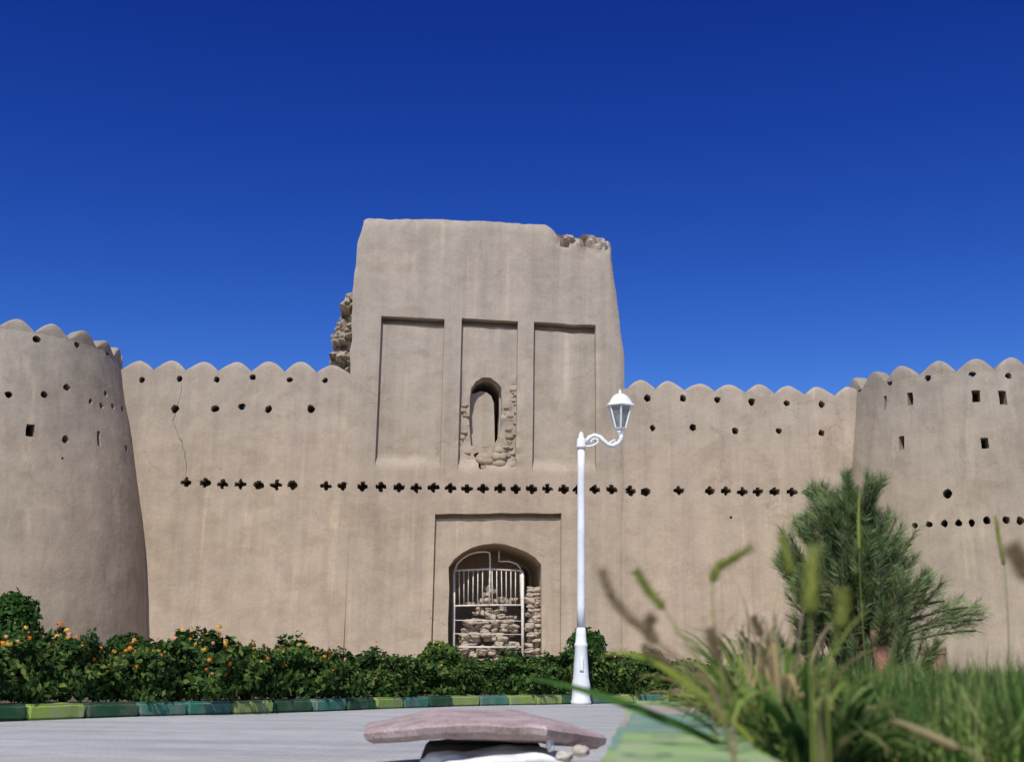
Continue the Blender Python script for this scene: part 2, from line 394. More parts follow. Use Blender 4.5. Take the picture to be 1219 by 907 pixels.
lpk = [165, 202.5, 241.5, 280, 320, 359, 397]
curtain('left mud brick curtain wall with rounded battlements and cracked plaster beside the gatehouse', onwall(120, 500)[0], GL_ + .16,
        [126] + lpk, [429] * 5 + [430, 431, 433], [(184, 441), (378, 444)],
        [(168.8, 452, 3.6), (214, 451, 3.8), (258, 452, 3.6), (301, 449, 4.2), (344.7, 452, 3.7), (387, 453, 3.5),
         (208, 486.5, 5), (256, 486.5, 4.6), (288, 486.5, -4.4), (319.5, 487, 4.4), (370, 487, 4.6)],
        [(222, 574), (244, 575), (265, 576.5), (286, 576.5), (308, 577), (329, 577), (348, 577), (388, 578.5), (408.4, 578)],
        [[(216, 456), (215, 466), (212, 480), (207, 500), (209, 512), (216, 525), (221, 540), (222, 556), (221, 568)], [(214, 580), (205, 588), (195, 595), (184, 600)]], 0)
curtain('right mud brick curtain wall with rounded battlements running behind the street lamp', GR_ - .1, onwall(1040, 500)[0],
        [764, 797, 832, 869, 905, 940, 976, 1012], [452, 453, 455, 456, 457, 458, 459, 460], [(780, 464), (958, 471)],
        [(771, 474.5, 4.4), (813, 474.5, 4.2), (854, 476, 4.4), (895, 478.5, 4.6), (936.6, 480, 4.2), (978, 481.5, 4),
         (777, 509.5, 3.6), (825, 511, -4.4), (875, 513.5, 4.2), (927, 513, 4.2), (978, 515.5, 4.0), (870.5, 616, 1.8)],
        [(750.5, 584), (768.7, 585), (808, 584), (845, 584.5), (864, 584), (884, 585.5), (902.6, 585), (922, 585), (943, 585.5), (962, 586)], [], 0)

# gatehouse ---------------------------------------------------------
GOFF = -.05
gw = lambda x, y: onwall(x, y, GOFF)
ledge = [(gw(x, y)[1], gw(x, y)[0]) for x, y in ((433, 262), (425, 285), (421, 330), (418.5, 390), (416, 440), (413, 600), (411, 780))]
redge = [(gw(x, y)[1], gw(x, y)[0]) for x, y in ((728, 288), (731, 320), (736, 360), (742, 410), (744, 450), (746, 600), (748, 780))]
ledge = [(z, q) for z, q in ledge if z > 5.6] + [(5.0, GL_ + .04), (-1, GL_ + .03)]
redge = [(z, q) for z, q in redge if z > 5.6] + [(5.0, GR_ + .04), (-1, GR_ + .06)]
topp = [gw(x, y) for x, y in ((425, 262), (440, 259), (500, 260.5), (545, 262), (600, 264.5), (650, 267.5), (656, 272), (663, 278), (690, 280), (712, 281.5), (722, 285), (735, 292))]
pan = []
for x0, x1, y0a, y1 in ((451, 527, 378, 557), (548, 615.5, 381, 560), (635, 709, 385.5, 562)):
    pan.append((gw(x0, 450)[0], gw(x1, 450)[0], gw(x1, y1)[1], gw((x0 + x1) / 2, y0a)[1], (gw(x1, y0a + 4)[1] - gw(x0, y0a)[1])))
por = (gw(515.5, 700)[0], gw(668, 700)[0], -1, gw(590, 611)[1], .06)
sA, sB, zC = pan[0][0] - .15, pan[2][1] + .12, pan[0][3] + .35
def lines(a, b, step, edges):
    e = sorted(set([round(x, 4) for x in edges if a < x < b])); out = []
    L = [a] + e + [b]
    for p, q in zip(L, L[1:]):
        n = max(1, int(round((q - p) / step))); out += [p + (q - p) * k / n for k in range(n)]
    return out + [b]
ee = .006
se = [v for p in pan + [por] for e in p[:2] for v in (e - ee, e + ee)]
ze = [v for p, g_ in zip(pan + [por], (.15, .15, .17, .10)) for v in (p[3] - ee, p[3] + ee, p[3] - g_ - ee, p[3] - g_ + ee)]
zmax = max(z for _, z in topp)
SL = lines(sA, sB, .085, se); nl = 7
cols = [('L', k / nl) for k in range(nl)] + [('M', s) for s in SL] + [('R', (k + 1) / nl) for k in range(nl)]
ZL = lines(-.3, zC, .10, ze); zr = [zC + (k + 1) / 24 for k in range(24)]
gc = (GL_ + GR_) / 2
nzx = [gw(552, 445)[0] - .08, gw(621, 445)[0] + .02, gw(600, 443)[1], gw(600, 560)[1]]
groot = empty('gatehouse', W(gc, 0, 0), PSI)
tag(groot, 'tall ruined mud brick gatehouse with three sunken panels, arched gate and broken top', 'gatehouse')
def gpt(i, j):
    kind, q = cols[i]
    z = ZL[j] if j < len(ZL) else None
    fr = 0 if j < len(ZL) else zr[j - len(ZL)] - zC
    zz = z if z is not None else zC + fr * (zmax - zC)
    L, Rr = interp(zz, ledge), interp(zz, redge)
    if zz > 4: L += .035 * N(zz * 2.3, 5.5); Rr += .03 * N(zz * 2.1, 9.5)
    s = L + (sA - L) * q if kind == 'L' else (q if kind == 'M' else sB + (Rr - sB) * q)
    if z is None:
        tp = interp(s, topp) + .045 * N(s * 1.6, 2.2) + .025 * N(s * 6, 1.1)
        zz = zC + fr * (tp - zC)
    d = GOFF * sst(3.6, 5.0, zz) - .015 + wallnoise(s, zz)
    z2 = zz
    for n, (a, b, lo, hi, slope) in enumerate(pan):
        if a < s < b and zz < hi:
            d += .16 * sst(lo, lo + .3, zz)
            if zz > hi - (.15, .15, .17)[n]: d += .26
        if abs(zz - hi + .08) < .12 and a - .1 < s < b + .1: z2 = zz + slope * ((s - a) / (b - a) - .5) + .02 * N(s * 2.2, n * 4.)
    if por[0] < s < por[1] and zz < por[3]: d += .13 + (.2 if zz > por[3] - .10 else 0)
    if abs(zz - por[3] + .05) < .08 and por[0] - .1 < s < por[1] + .1: z2 = zz + .09 * ((s - por[0]) / (por[1] - por[0]) - .5) + .022 * N(s * 2.0, 7.7)
    # crumbled render round the upper niche
    mk_ = sst(nzx[0] - .05, nzx[0] + .08, s) * sst(nzx[1] + .05, nzx[1] - .08, s) * sst(nzx[2] + .15, nzx[2] - .15, zz + .12 * N(s * 4, zz * 4)) * sst(nzx[3] - .1, nzx[3] + .2, zz)
    d += mk_ * (.035 + .085 * N(s * 7, zz * 7, 4) + .04 * N(s * 16, zz * 16, 2))
    # worn crest
    if z is None:
        e = sst(.90, 1.0, fr); x1, x2 = gw(662, 285)[0], gw(720, 285)[0]
        pr = sst(x1 - .1, x1 + .2, s) * sst(x2 + .2, x2 - .1, s) * sst(.80, .9, fr)
        d += .06 * e ** 2 + pr * (.05 + .10 * N(s * 6, zz * 8, 4) + .20 * mn.cell(Vector((s * 6, zz * 11, 2.)))) + .05 * sst(.9, .97, fr) * max(0, N(s * 3, zz * 5, 8)) * (s < gw(560, 262)[0])
    if kind == 'L': d += .10 * (1 - q) ** 6
    if kind == 'R': d += .10 * q ** 6
    return s, d, z2
front = {}
def gfn(i, j, b):
    if not b:
        front[i, j] = gpt(i, j); s, d, z = front[i, j]; return (s - gc, d, z)
    s, d, z = front[i, j]
    return (s - gc, 4.5, z)
gh = solid(len(cols), len(ZL) + len(zr), gfn, 'wall', MUDG, groot)
bpy.context.view_layer.update()
mb = MB(); gm = lambda s, z: (lambda a, b, d: Vector((s - gc + a, d, z + b)))
for x, y in ((408.4, 577.5), (431.7, 579), (453.5, 579.5), (475, 580), (495.6, 580.5), (516, 580), (536.5, 580.5), (556, 581.5), (575, 581.5), (595, 581.5), (614, 582), (633, 581.5), (651.7, 581.5), (671, 582), (688, 582.5), (708, 582.5), (728, 582.5)):
    if gw(x, y)[0] < interp(gw(x, y)[1], ledge) + .1 or gw(x, y)[0] > interp(gw(x, y)[1], redge) - .2: continue
    prism(mb, club(.135, .062), gm(*gw(x, y)), -.4, .7)
def archpoly(pts, c, jit=.012):
    return [(gw(x, y)[0] - c[0] + random.uniform(-jit, jit), gw(x, y)[1] - c[1] + random.uniform(-jit, jit)) for x, y in pts]
c = gw(590, 720)
prism(mb, archpoly([(534, 830), (534, 740), (534.5, 700), (534.5, 674), (541, 665), (551, 657), (562, 651.5), (574, 647.5), (588, 646), (602, 647), (615, 650.5), (628, 656), (638, 662.5), (645, 671), (645.5, 700), (645.5, 760), (646, 830)], c), gm(*c), -.4, 2.9)
c2 = gw(640, 690)
c = gw(580, 490)
prism(mb, archpoly([(560, 529), (559, 500), (559, 470), (561, 460), (567, 452), (576, 447.5), (584, 448), (592, 453), (597, 460), (598, 480), (597, 505), (594, 527), (578, 531)], c, .02), gm(*c), -.4, .40)
for x, y, rx, ry in ((568, 540, 4, 3.2), (573.5, 553, 5, 6)): prism(mb, disc(rx * PXM, ry / rx, 9, .25), gm(*gw(x, y)), -.4, .5)
cut(gh, mb)
mb = MB()
prism(mb, archpoly([(629, 718), (629, 690), (630, 664), (636, 665), (641, 671), (642, 690), (642, 718)], c2), gm(*c2), 2.7, 3.9)
c3 = gw(592, 500); prism(mb, archpoly([(590, 524), (590, 500), (589, 475), (586, 467), (580, 462), (573, 461), (566, 463.5), (562, 464), (564, 458), (569, 452.5), (577, 449.5), (584, 450), (590, 454), (595, 461), (596, 490), (594, 518)], c3, .006), gm(*c3), .25, 1.8)
cut(gh, mb)

def lump(mb, c, r, seed, sub=2, amp=.35, sc=(1, 1, 1), rz=0.0, sq=0):
    b = bmesh.new(); bmesh.ops.create_icosphere(b, subdivisions=sub, radius=1)
    rot = Matrix.Rotation(rz, 3, 'Z'); v = []
    for x in b.verts:
        k = 1 + amp * N(x.co.x * 1.4 + seed, x.co.y * 1.4, x.co.z * 1.4 + seed * .7) + amp * .4 * N(x.co.x * 4 + seed, x.co.y * 4, x.co.z * 4)
        if sq: x.co /= (abs(x.co.x) ** sq + abs(x.co.y) ** sq + abs(x.co.z) ** sq) ** (1 / sq)
        p = Vector((x.co.x * sc[0], x.co.y * sc[1], x.co.z * sc[2])) * k * r; v.append(Vector(c) + rot @ p)
    f = [tuple(q.index for q in fc.verts) for fc in b.faces]; b.free(); mb.add(v, f); return mb
# broken stub of the side wall behind the left edge
mb = MB(); nA, nB = 40, 80
out = [(417, 345), (408, 360), (402, 372), (397, 386), (396, 400), (395, 415), (394, 432), (393, 446)]
def stub(i, j, b):
    t = j / (nB - 1); k = t * (len(out) - 1); a = int(min(k, len(out) - 2)); x = out[a][0] + (out[a + 1][0] - out[a][0]) * (k - a); y = out[a][1] + (out[a + 1][1] - out[a][1]) * (k - a)
    s, z = onwall(x, y, .7); s1 = GL_ + .5; u = i / (nA - 1); ss = s + (s1 - s) * u
    ro = .20 * N(ss * 4.5, z * 4.5, 2) + .10 * N(ss * 11, z * 11, 5) + .32 * mn.cell(Vector((ss * 5 + .3 * N(z * 3, 1.), z * 9 + .5 * N(ss * 3, 2.), 1.)))
    dpt = (.55 + .35 * (1 - u) + ro) if not b else 2.4 + .2 * N(ss * 3, z * 3, 8)
    return (ss - gc + (.10 * N(z * 6, 2.0) + .07 * mn.cell(Vector((z * 8, 3., 1.)))) * (1 - u), dpt, z)
solid(nA, nB, stub, 'broken_side_wall', MUDR, groot)
# debris mound in the niche foot
mb = MB()
for k in range(26):
    x = random.uniform(575, 620); y = random.uniform(543, 560) if k < 18 else random.uniform(534, 545) ; x = x if k < 18 else random.uniform(588, 608)
    s, z = gw(x, y); lump(mb, (s - gc, .12 + random.uniform(-.03, .1), z), random.uniform(.08, .17), k * 3.1, 2, .5, (1.3, .8, .8))
mb.build('niche_rubble', MUDR, groot)
for k in range(34):                          # ragged bricks showing on the niche jambs
    x = random.uniform(600, 617) if k < 26 else random.uniform(550, 557); y = random.uniform(462, 545); s, z = gw(x, y)
    lump(MB(), (s - gc, .14, z), random.uniform(.04, .085), k * 1.7, 2, .4, (1.3, .9, .6), 0, 5).build('niche_brick', MUDR, groot)

# round towers ------------------------------------------------------
def tower(label, px_axis, edge, axd, holes, peak, valley_dy, ang0, nlobe):
    s, z = onwall(px_axis, 600); ctr = W(s, axd, 0)
    prof = []
    for x, y in edge:
        r = ray(x, y); h = Vector((r.x, r.y, 0)); hl = h.length; hn = h / hl
        rel = ctr - Vector((EYE.x, EYE.y, 0)); tang = rel.dot(hn); per = abs(rel.x * hn.y - rel.y * hn.x)
        prof.append((EYE.z + r.z / hl * tang, per))
    Rz = lambda z: interp(z, prof)
    def hit(x, y):
        r = ray(x, y); rad = 3.3; zz = 5
        for _ in range(8):
            rad = Rz(zz); a = r.x ** 2 + r.y ** 2; e = EYE - ctr
            bq = 2 * (e.x * r.x + e.y * r.y); cq = e.x ** 2 + e.y ** 2 - rad ** 2; dsc = max(0, bq * bq - 4 * a * cq)
            t = (-bq - math.sqrt(dsc)) / (2 * a); p = EYE + r * t; zz = p.z
        q = p - ctr; return math.atan2(q.x, -q.y), p.z, rad     # angle 0 faces the camera side, + to the right
    zt = hit(peak[0], peak[1])[1]; zv = hit(peak[0], peak[1] + valley_dy)[1]
    root = empty('round_tower', ctr); tag(root, label, 'tower', 'round corner towers of the fort')
    sd_ = px_axis * .01
    tn = lambda a, z: wallnoise(a * 3.3 + sd_, z, sd_)
    nth, nz = 150, 60
    P = lambda a, r, z: Vector((math.sin(a) * r, -math.cos(a) * r, z))
    v = []; f = []
    for j in range(nz):
        z = -.3 + (zv + .3) * j / (nz - 1)
        for i in range(nth):
            a = 2 * math.pi * i / nth; aa = a if a < math.pi else a - 2 * math.pi
            v.append(P(a, Rz(z) - tn(aa, z) * sst(math.pi, 2.6, abs(aa)), z))
    for j in range(nz - 1):
        for i in range(nth): f.append((j * nth + i, j * nth + (i + 1) % nth, (j + 1) * nth + (i + 1) % nth, (j + 1) * nth + i))
    f.append(tuple(range(nth))); f.append(tuple((nz - 1) * nth + i for i in range(nth)))
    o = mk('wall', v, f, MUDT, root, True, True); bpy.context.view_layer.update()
    mb = MB()
    for h in holes:
        x, y, hw, hh = h[:4]; a, z, rad = hit(x, y); k = 29.0 / F
        asp = max(.4, (Vector((math.sin(a), -math.cos(a), 0))).dot(-Vector((ctr.x, ctr.y, 0)).normalized()))
        if len(h) > 4: pol = rect(hw * k / asp * .9, hh * k)
        else: pol = [(p / asp, q) for p, q in disc(hw * k, hh / hw, 9)]
        ca, sa = math.cos(a), math.sin(a)
        prism(mb, pol, lambda p, q, d, ca=ca, sa=sa, rad=rad, z=z, a=a: Vector((math.sin(a) * (rad - d) + ca * p, -math.cos(a) * (rad - d) + sa * p, z + q)), -.3, .85, .04, .04)
    cut(o, mb)
    st = 2 * math.pi / nlobe; a0 = hit(*ang0)[0]
    for k in range(nlobe):
        a = a0 + st * k - st / 2; a = (a + math.pi) % (2 * math.pi) - math.pi
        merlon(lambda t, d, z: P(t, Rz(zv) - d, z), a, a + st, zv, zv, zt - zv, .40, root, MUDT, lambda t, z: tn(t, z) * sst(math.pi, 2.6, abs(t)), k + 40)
    return root, ctr, Rz
tower('round mud brick tower with battlements at the left end of the fort', -12,
      [(139, 398), (147, 450), (155, 500), (163, 545), (170, 590), (175, 630), (179, 690), (181, 745), (182, 800)], 0,
      [(43.5, 404, 4.2, 4.4), (91.5, 411, 3.8, 4.4), (127, 420, 2.6, 4.4), (79.6, 462, 3.8, 4.2), (52.6, 470.5, 4, 4.2), (108.6, 478, 2.2, 3.6), (125.6, 469, 2.2, 4.2), (121, 483.5, 2.6, 4),
       (134, 484, 2.6, 3.8), (145, 487, 2.2, 3.6), (36.3, 512.5, 5, 7, 1), (78.6, 523.5, 3.6, 5), (119, 522, 2.4, 8.4, 1), (150, 534, 2.2, 4.6), (75, 546, 1.6, 1.6), (-8, 400, 4, 4.4), (10, 470, 4, 4)], (20, 378), 15, (21, 378), 21)
tower('round mud brick tower with battlements and slots behind the pine at the right end', 1160,
      [(1005, 455), (1002, 500), (998, 560), (994, 620), (990, 700), (986, 780)], .45,
      [(1023, 464, 2.6, 3), (1059, 456, 3.4, 3.8), (1104.5, 450, 4, 4), (1157, 446, 4.2, 3.4), (1201, 447.5, 4, 3.8), (1053, 480, 2.2, 9, 1), (1083, 475, 3.6, 8, 1), (1162, 472, 5.2, 7.4, 1), (1194, 474, 4.8, 8.4, 1),
       (1012.5, 492, 2.4, 3.2), (1073.5, 528, 3.4, 8.4, 1), (1172.5, 528, 4.8, 6.2, 1), (1128, 588, 4.8, 6), (1089, 626, 3.2, 4), (1106, 624.5, 3.8, 4), (1124.5, 623.5, 3.8, 4.2), (1141, 623, 3.6, 4.2), (1157, 622.7, 3.8, 4.2), (1175, 620, 4.6, 5),
       (1198, 619.5, 4, 4.6), (1215, 620, 4.4, 5.4), (1234, 621, 4, 4.6), (1250, 622, 4, 4.6)], (1160, 425), 17, (1160, 425), 21)

# iron gate in the arch ----------------------------------------------
GD = .62
gp = lambda x, y, d=GD: (lambda q: W(q[0], d, q[1]))(onwall(x, y, d))
g0 = gp(582, 800); ir = empty('iron_gate', g0); tag(ir, 'pale painted iron bar gate with curved top standing in the fort archway', 'gate')
L = lambda x, y, d=GD: gp(x, y, d) - g0
mb = MB()
mb.tube([L(540, 805), L(540.5, 680)], .034, 8); mb.tube([L(622.5, 805), L(622, 680)], .04, 8)
mb.tube([L(540.5, 679), L(582, 677), L(622, 679)], .026, 8); mb.tube([L(541, 770), L(622, 770)], .022, 8)
mb.tube([L(541, 721), L(583, 720), L(622, 720)], .022, 8)
mb.build('frame', IRON, ir)
mb = MB(); mb.tube([L(541, 680), L(544, 671), L(550, 665), L(558, 660), L(568, 657), L(578, 656.5), L(583, 658), L(583.5, 668), L(583, 690), L(582.5, 720)], .024, 8)
mb.tube([L(594, 656), L(594, 668), L(606, 668), L(615, 671), L(620, 677)], .02, 8); mb.build('top_arch', IRON, ir)
for k in range(14):
    if k in (6,): continue
    x = 546.5 + k * 5.6; MB().tube([L(x, 679, GD + .01), L(x + random.uniform(-.6, .6), 720, GD + .01)], .013, 6).build('bar', IRON, ir)
for k, y in enumerate((738, 754)): MB().tube([L(541, y), L(622, y + 1)], .011, 6).build('rail', IRON, ir)
# loose mud bricks stacked behind the gate and against the jamb
bs = []
y = 792
while y > 703:                               # one sloping heap, highest right of the middle
    l_, r_ = interp(y, [(703, 583), (722, 572), (742, 556), (792, 548)]), interp(y, [(703, 589), (715, 596), (738, 612), (792, 620)])
    x = l_ + random.uniform(0, 3)
    while x < r_:
        if random.random() < .86: bs.append((x, y + random.uniform(-1.5, 1.5), random.uniform(4.6, 7), .88 + random.uniform(-.12, .12) + .10 * (792 - y) / 90))
        x += random.uniform(8, 13)
    y -= 5.2
for y in range(702, 792, 6):
    for x in (632, 640): bs.append((x + random.uniform(-2, 2), y + random.uniform(-1, 1), random.uniform(4.5, 7), .42 + random.uniform(-.05, .12)))
for x, y in ((580, 708), (582, 699), (586, 704), (612, 714), (604, 716), (598, 714), (560, 719), (577, 717)): bs.append((x, y, 5.5, 1.0))
bl = {'a': 'rough mud brick in the sloping heap behind the iron gate', 'b': 'rough mud brick of the crumbled stack against the right jamb of the gate'}
protos = []
for k in range(6):
    mb = lump(MB(), (0, 0, 0), 1, k * 5.3, 3, .4, (.95, .85, .46), 0, 5); me = mk('mud_brick', mb.v, mb.f, STONE); protos.append(me.data); bpy.data.objects.remove(me)
for k, (x, y, w_, d) in enumerate(bs):
    o = link('mud_brick', protos[k % 6]); p = gp(x, y, d); o.location = p; sc = w_ * PXM; o.scale = (sc, sc, sc * random.uniform(.9, 1.2)); o.rotation_euler = (random.uniform(-.15, .15), random.uniform(-.15, .15), random.uniform(-.6, .6))
    jb = d < .7; tag(o, bl['b' if jb else 'a'], 'brick', 'bricks against the gate jamb' if jb else 'bricks heaped behind the gate')

# ------------------------------------------------------------------ ground
KP = [(-9.5, 3.2), (-6.5, 5.6), (-3.57, 8.2), (-1.65, 11), (-.56, 13), (1.2, 14.95), (4.0, 17.2), (9, 19.5)]
def kpt(t):                                  # point at arc length t
    for (a, b) in zip(KP, KP[1:]):
        l = math.dist(a, b)
        if t <= l: return Vector((a[0] + (b[0] - a[0]) * t / l, a[1] + (b[1] - a[1]) * t / l, 0)), Vector((b[0] - a[0], b[1] - a[1], 0)) / l
        t -= l
    return Vector((*KP[-1], 0)), Vector((.9, .43, 0)).normalized()
M = Mt('dry_ground'); c = M.ramp(M.noise(M.coords(), .8, 6, .65), [(.3, (.30, .23, .17)), (.7, (.42, .34, .26))]); M.base(c, .95); M.bump(M.noise(M.coords(), 12, 5), .5, .03); DRY = M.m
o = mk('ground', [(-500, -300, -.03), (500, -300, -.03), (500, 700, -.03), (-500, 700, -.03)], [(0, 1, 2, 3)], DRY); tag(o, kind='structure')
M = Mt('pavers'); w = M.coords()
bt = M.node('ShaderNodeTexBrick'); M.l.new(w, bt.inputs['Vector']); bt.inputs['Scale'].default_value = 5.0; bt.inputs['Mortar Size'].default_value = .018
bt.inputs['Color1'].default_value = (.50, .51, .48, 1); bt.inputs['Color2'].default_value = (.43, .44, .42, 1); bt.inputs['Mortar'].default_value = (.40, .40, .38, 1); bt.inputs['Mortar Smooth'].default_value = .4
c = M.mix(bt.outputs['Color'], M.ramp(M.noise(w, 1.3, 5, .65), [(.3, (.82, .82, .84)), (.7, (1.1, 1.08, 1.06))]), .8, 'MULTIPLY')
c = M.mix(c, M.ramp(M.noise(M.coords('world', (.5, 3.0, 1)), 1.0, 6, .7), [(.3, (.74, .74, .76)), (.5, (1, 1, 1)), (.7, (1.1, 1.1, 1.08))]), .8, 'MULTIPLY')
c = M.mix(c, M.ramp(M.noise(w, 60, 3), [(.3, .8), (.7, 1.12)]), .6, 'MULTIPLY')
M.base(c, .9); M.bump(M.math('SUBTRACT', M.noise(w, 40, 4), M.math('MULTIPLY', bt.outputs['Fac'], 1.5)), .5, .008); PAVE = M.m
def gridsheet(name, x0, x1, y0, y1, nx, ny, zf, mat, keep=None):
    v = [(x0 + (x1 - x0) * i / nx, y0 + (y1 - y0) * j / ny) for i in range(nx + 1) for j in range(ny + 1)]
    v = [(x, y, zf(x, y)) for x, y in v]
    f = [(i * (ny + 1) + j, (i + 1) * (ny + 1) + j, (i + 1) * (ny + 1) + j + 1, i * (ny + 1) + j + 1) for i in range(nx) for j in range(ny)]
    return mk(name, v, f, mat)
o = gridsheet('paving', -16, 10, -6, 20, 60, 60, lambda x, y: .008 * N(x * .7, y * .7), PAVE); tag(o, kind='structure')
# planting bed between the kerb and the fort
kn = []; T = 0; tot = sum(math.dist(a, b) for a, b in zip(KP, KP[1:]))
rows = []
for k in range(61):
    p, d = kpt(tot * k / 60 * .9999); nrm = Vector((-d.y, d.x, 0)); rows.append(p + nrm * .11)
v = []; f = []; nb = 26
for k, p in enumerate(rows):
    for j in range(nb):
        t = (j / (nb - 1)) ** 1.6; y = p.y + (34 - p.y) * t; x = p.x + (p.x * 1.6) * t
        v.append((x, y, .085 + .12 * sst(0, .6, t) + .02 * N(x * 1.3, y * 1.3) * min(1, t * 8)))
f = [(k * nb + j, (k + 1) * nb + j, (k + 1) * nb + j + 1, k * nb + j + 1) for k in range(60) for j in range(nb - 1)]
cutj = 8
o = mk('planting_bed', v, [q for i, q in enumerate(f) if i % (nb - 1) < cutj], SOIL); tag(o, kind='structure')
o = mk('dry_forecourt', v, [q for i, q in enumerate(f) if i % (nb - 1) >= cutj], DRY); tag(o, kind='structure')
# raised grassy bed on the right
KX = lambda y: -.07 + .116 * y               # left edge of the near kerb
KW = .25
def bedz(x, y):
    z = .255 + .02 * N(x * 3, y * 3) + .03 * sst(0, 1.2, x - KX(y) - KW)
    return z
v = []; f = []; nx, ny = 40, 60
for j in range(ny + 1):
    y = .2 + 10.0 * (j / ny) ** 1.5
    for i in range(nx + 1):
        t = (i / nx) ** 1.4; x = KX(y) + KW - .01 + t * 11; z = bedz(x, y)
        if j == ny or i == nx: z = -.02
        v.append((x, y, z))
f = [(j * (nx + 1) + i, j * (nx + 1) + i + 1, (j + 1) * (nx + 1) + i + 1, (j + 1) * (nx + 1) + i) for j in range(ny) for i in range(nx)]
o = mk('grass_bed_soil', v, f, SOIL); tag(o, kind='structure')

# kerb stones ---------------------------------------------------------
ordn = ['first', 'second', 'third', 'fourth', 'fifth', 'sixth', 'seventh', 'eighth', 'ninth', 'tenth', 'eleventh', 'twelfth', 'thirteenth', 'fourteenth', 'fifteenth', 'sixteenth', 'seventeenth', 'eighteenth', 'nineteenth', 'twentieth']
def kerbmesh(name, l, w_, h, mat, seed, bv=.02):
    mb = MB(); mb.box((0, 0, h / 2), (l / 2, w_ / 2, h / 2)); o = mb.build(name, mat, None, False)
    b = bmesh.new(); b.from_mesh(o.data); bmesh.ops.subdivide_edges(b, edges=[e for e in b.edges if e.calc_length() > l * .9], cuts=6)
    bmesh.ops.bevel(b, geom=[e for e in b.edges if e.is_manifold and e.calc_face_angle() > .5], offset=bv, segments=3, affect='EDGES')
    for q in b.verts: q.co += Vector((N(q.co.x * 9 + seed, q.co.y * 9, q.co.z * 9), N(q.co.x * 9, q.co.y * 9 + seed, 3.), N(q.co.x * 7 + seed, 5., q.co.z * 7))) * .007
    b.to_mesh(o.data); b.free(); return o
seq = [('dark green', SHADEGREEN), ('lime green', LIME), ('dark green', SHADEGREEN), ('teal', TEAL), ('teal', TEAL), ('lime green', LIME), ('dark green', SHADEGREEN), ('teal', TEAL), ('dark green', SHADEGREEN), ('lime green', LIME), ('teal', TEAL), ('dark green', SHADEGREEN), ('lime green', LIME), ('teal', TEAL), ('lime green', LIME), ('lime green', LIME), ('dark green', SHADEGREEN), ('teal', TEAL), ('lime green', LIME), ('teal', TEAL), ('lime green', LIME), ('teal', TEAL)]  # dark green stones stand for stretches shaded by the hedge
# arc length where the kerb enters the picture on the left
t0 = 0
while True:
    p, d = kpt(t0); q = p - EYE
    if q.y > 0 and q.dot(rt) / q.dot(fw) > -.46: break
    t0 += .05
cnt = {}
t = t0 - .1; k = 0
while k < len(seq):
    col, mt = seq[k]; l = .47; p, d = kpt(t + l / 2)
    o = kerbmesh('kerb_stone', l - .008, .15, .112, mt, k * 3.7); o.location = (p.x, p.y, -.005); o.rotation_euler = (0, 0, math.atan2(d.y, d.x) + random.uniform(-.015, .015))
    cnt[col] = cnt.get(col, 0) + 1
    tag(o, '%s kerb stone below the hedge, %s %s one from the left' % (col, ordn[cnt[col] - 1], col.split()[0]), 'kerb stone', 'painted kerb stones below the hedge')
    t += l; k += 1
nk = [(.30, 1.18, NGREEN, 'pale green', 'thick pale green kerb stone nearest the camera at the bottom edge of the picture'), (1.18, 2.08, NGREEN, '', 'broad pale green kerb stone in the foreground right of the pink slab'), (2.08, 2.98, NTEAL, '', 'blue green kerb stone between the pale green foreground one and the bare one'),
      (2.98, 3.6, BARE, '', 'bare pinkish concrete kerb stone behind the blue green foreground one'), (3.6, 4.3, NGREEN, '', 'pale green kerb stone at the far end of the foreground row, behind the bare one')]
for k, (y0, y1, mt, _, lab) in enumerate(nk):
    if k == 0: continue
    ym = (y0 + y1) / 2; l = (y1 - y0) * math.hypot(1, .116)
    o = kerbmesh('kerb_stone', l - .012, KW, .305, mt, 50 + k * 4.1, .03); o.location = (KX(ym) + KW / 2, ym, -.006); o.rotation_euler = (0, 0, math.atan2(1, .116)); tag(o, lab, 'kerb stone', 'painted kerb stones edging the raised grass bed')

# ------------------------------------------------------------------ broken octagonal slab on a whitewashed footing
ZS = 5.0
cS = at(575, 871, ZS)
def octa(prof, seed, n=8, tilt=0):
    mb = MB(); sub = 6; v = []; f = []; ns = n * sub
    for r, z in prof:
        for k in range(ns):
            a = (k // sub) / n * 2 * math.pi + math.pi / n; b = (k // sub + 1) / n * 2 * math.pi + math.pi / n; u = (k % sub) / sub
            p = Vector((math.cos(a), math.sin(a), 0)) * (1 - u) + Vector((math.cos(b), math.sin(b), 0)) * u
            p = p * r * 1.06; p.z = z; p += Vector((N(p.x * 9 + seed, p.y * 9, z * 9), N(p.x * 9, p.y * 9 + seed, z * 9), .7 * N(p.x * 8, p.y * 8, seed))) * .010; v.append(p)
    for i in range(len(prof) - 1):
        for k in range(ns): f.append((i * ns + k, i * ns + (k + 1) % ns, (i + 1) * ns + (k + 1) % ns, (i + 1) * ns + k))
    f += [tuple(range(ns))[::-1], tuple((len(prof) - 1) * ns + k for k in range(ns))]
    return mb.add(v, f)
o = octa([(.20, -.075), (.32, -.070), (.45, -.050), (.480, -.030), (.488, -.006), (.476, .004), (.38, .012), (.25, .014), (.12, .015)], 3).build('octagonal_slab', SLAB)
for q in o.data.vertices: q.co.z -= .058 * max(0, abs(q.co.x) - .17) / .32
sharp(o, 28)
o.location = (cS.x, ZS, .205); o.rotation_euler = (R(1.0), R(.8), R(6)); tag(o, 'chipped pinkish octagonal concrete slab lying on whitewashed stone in the paving', 'slab')
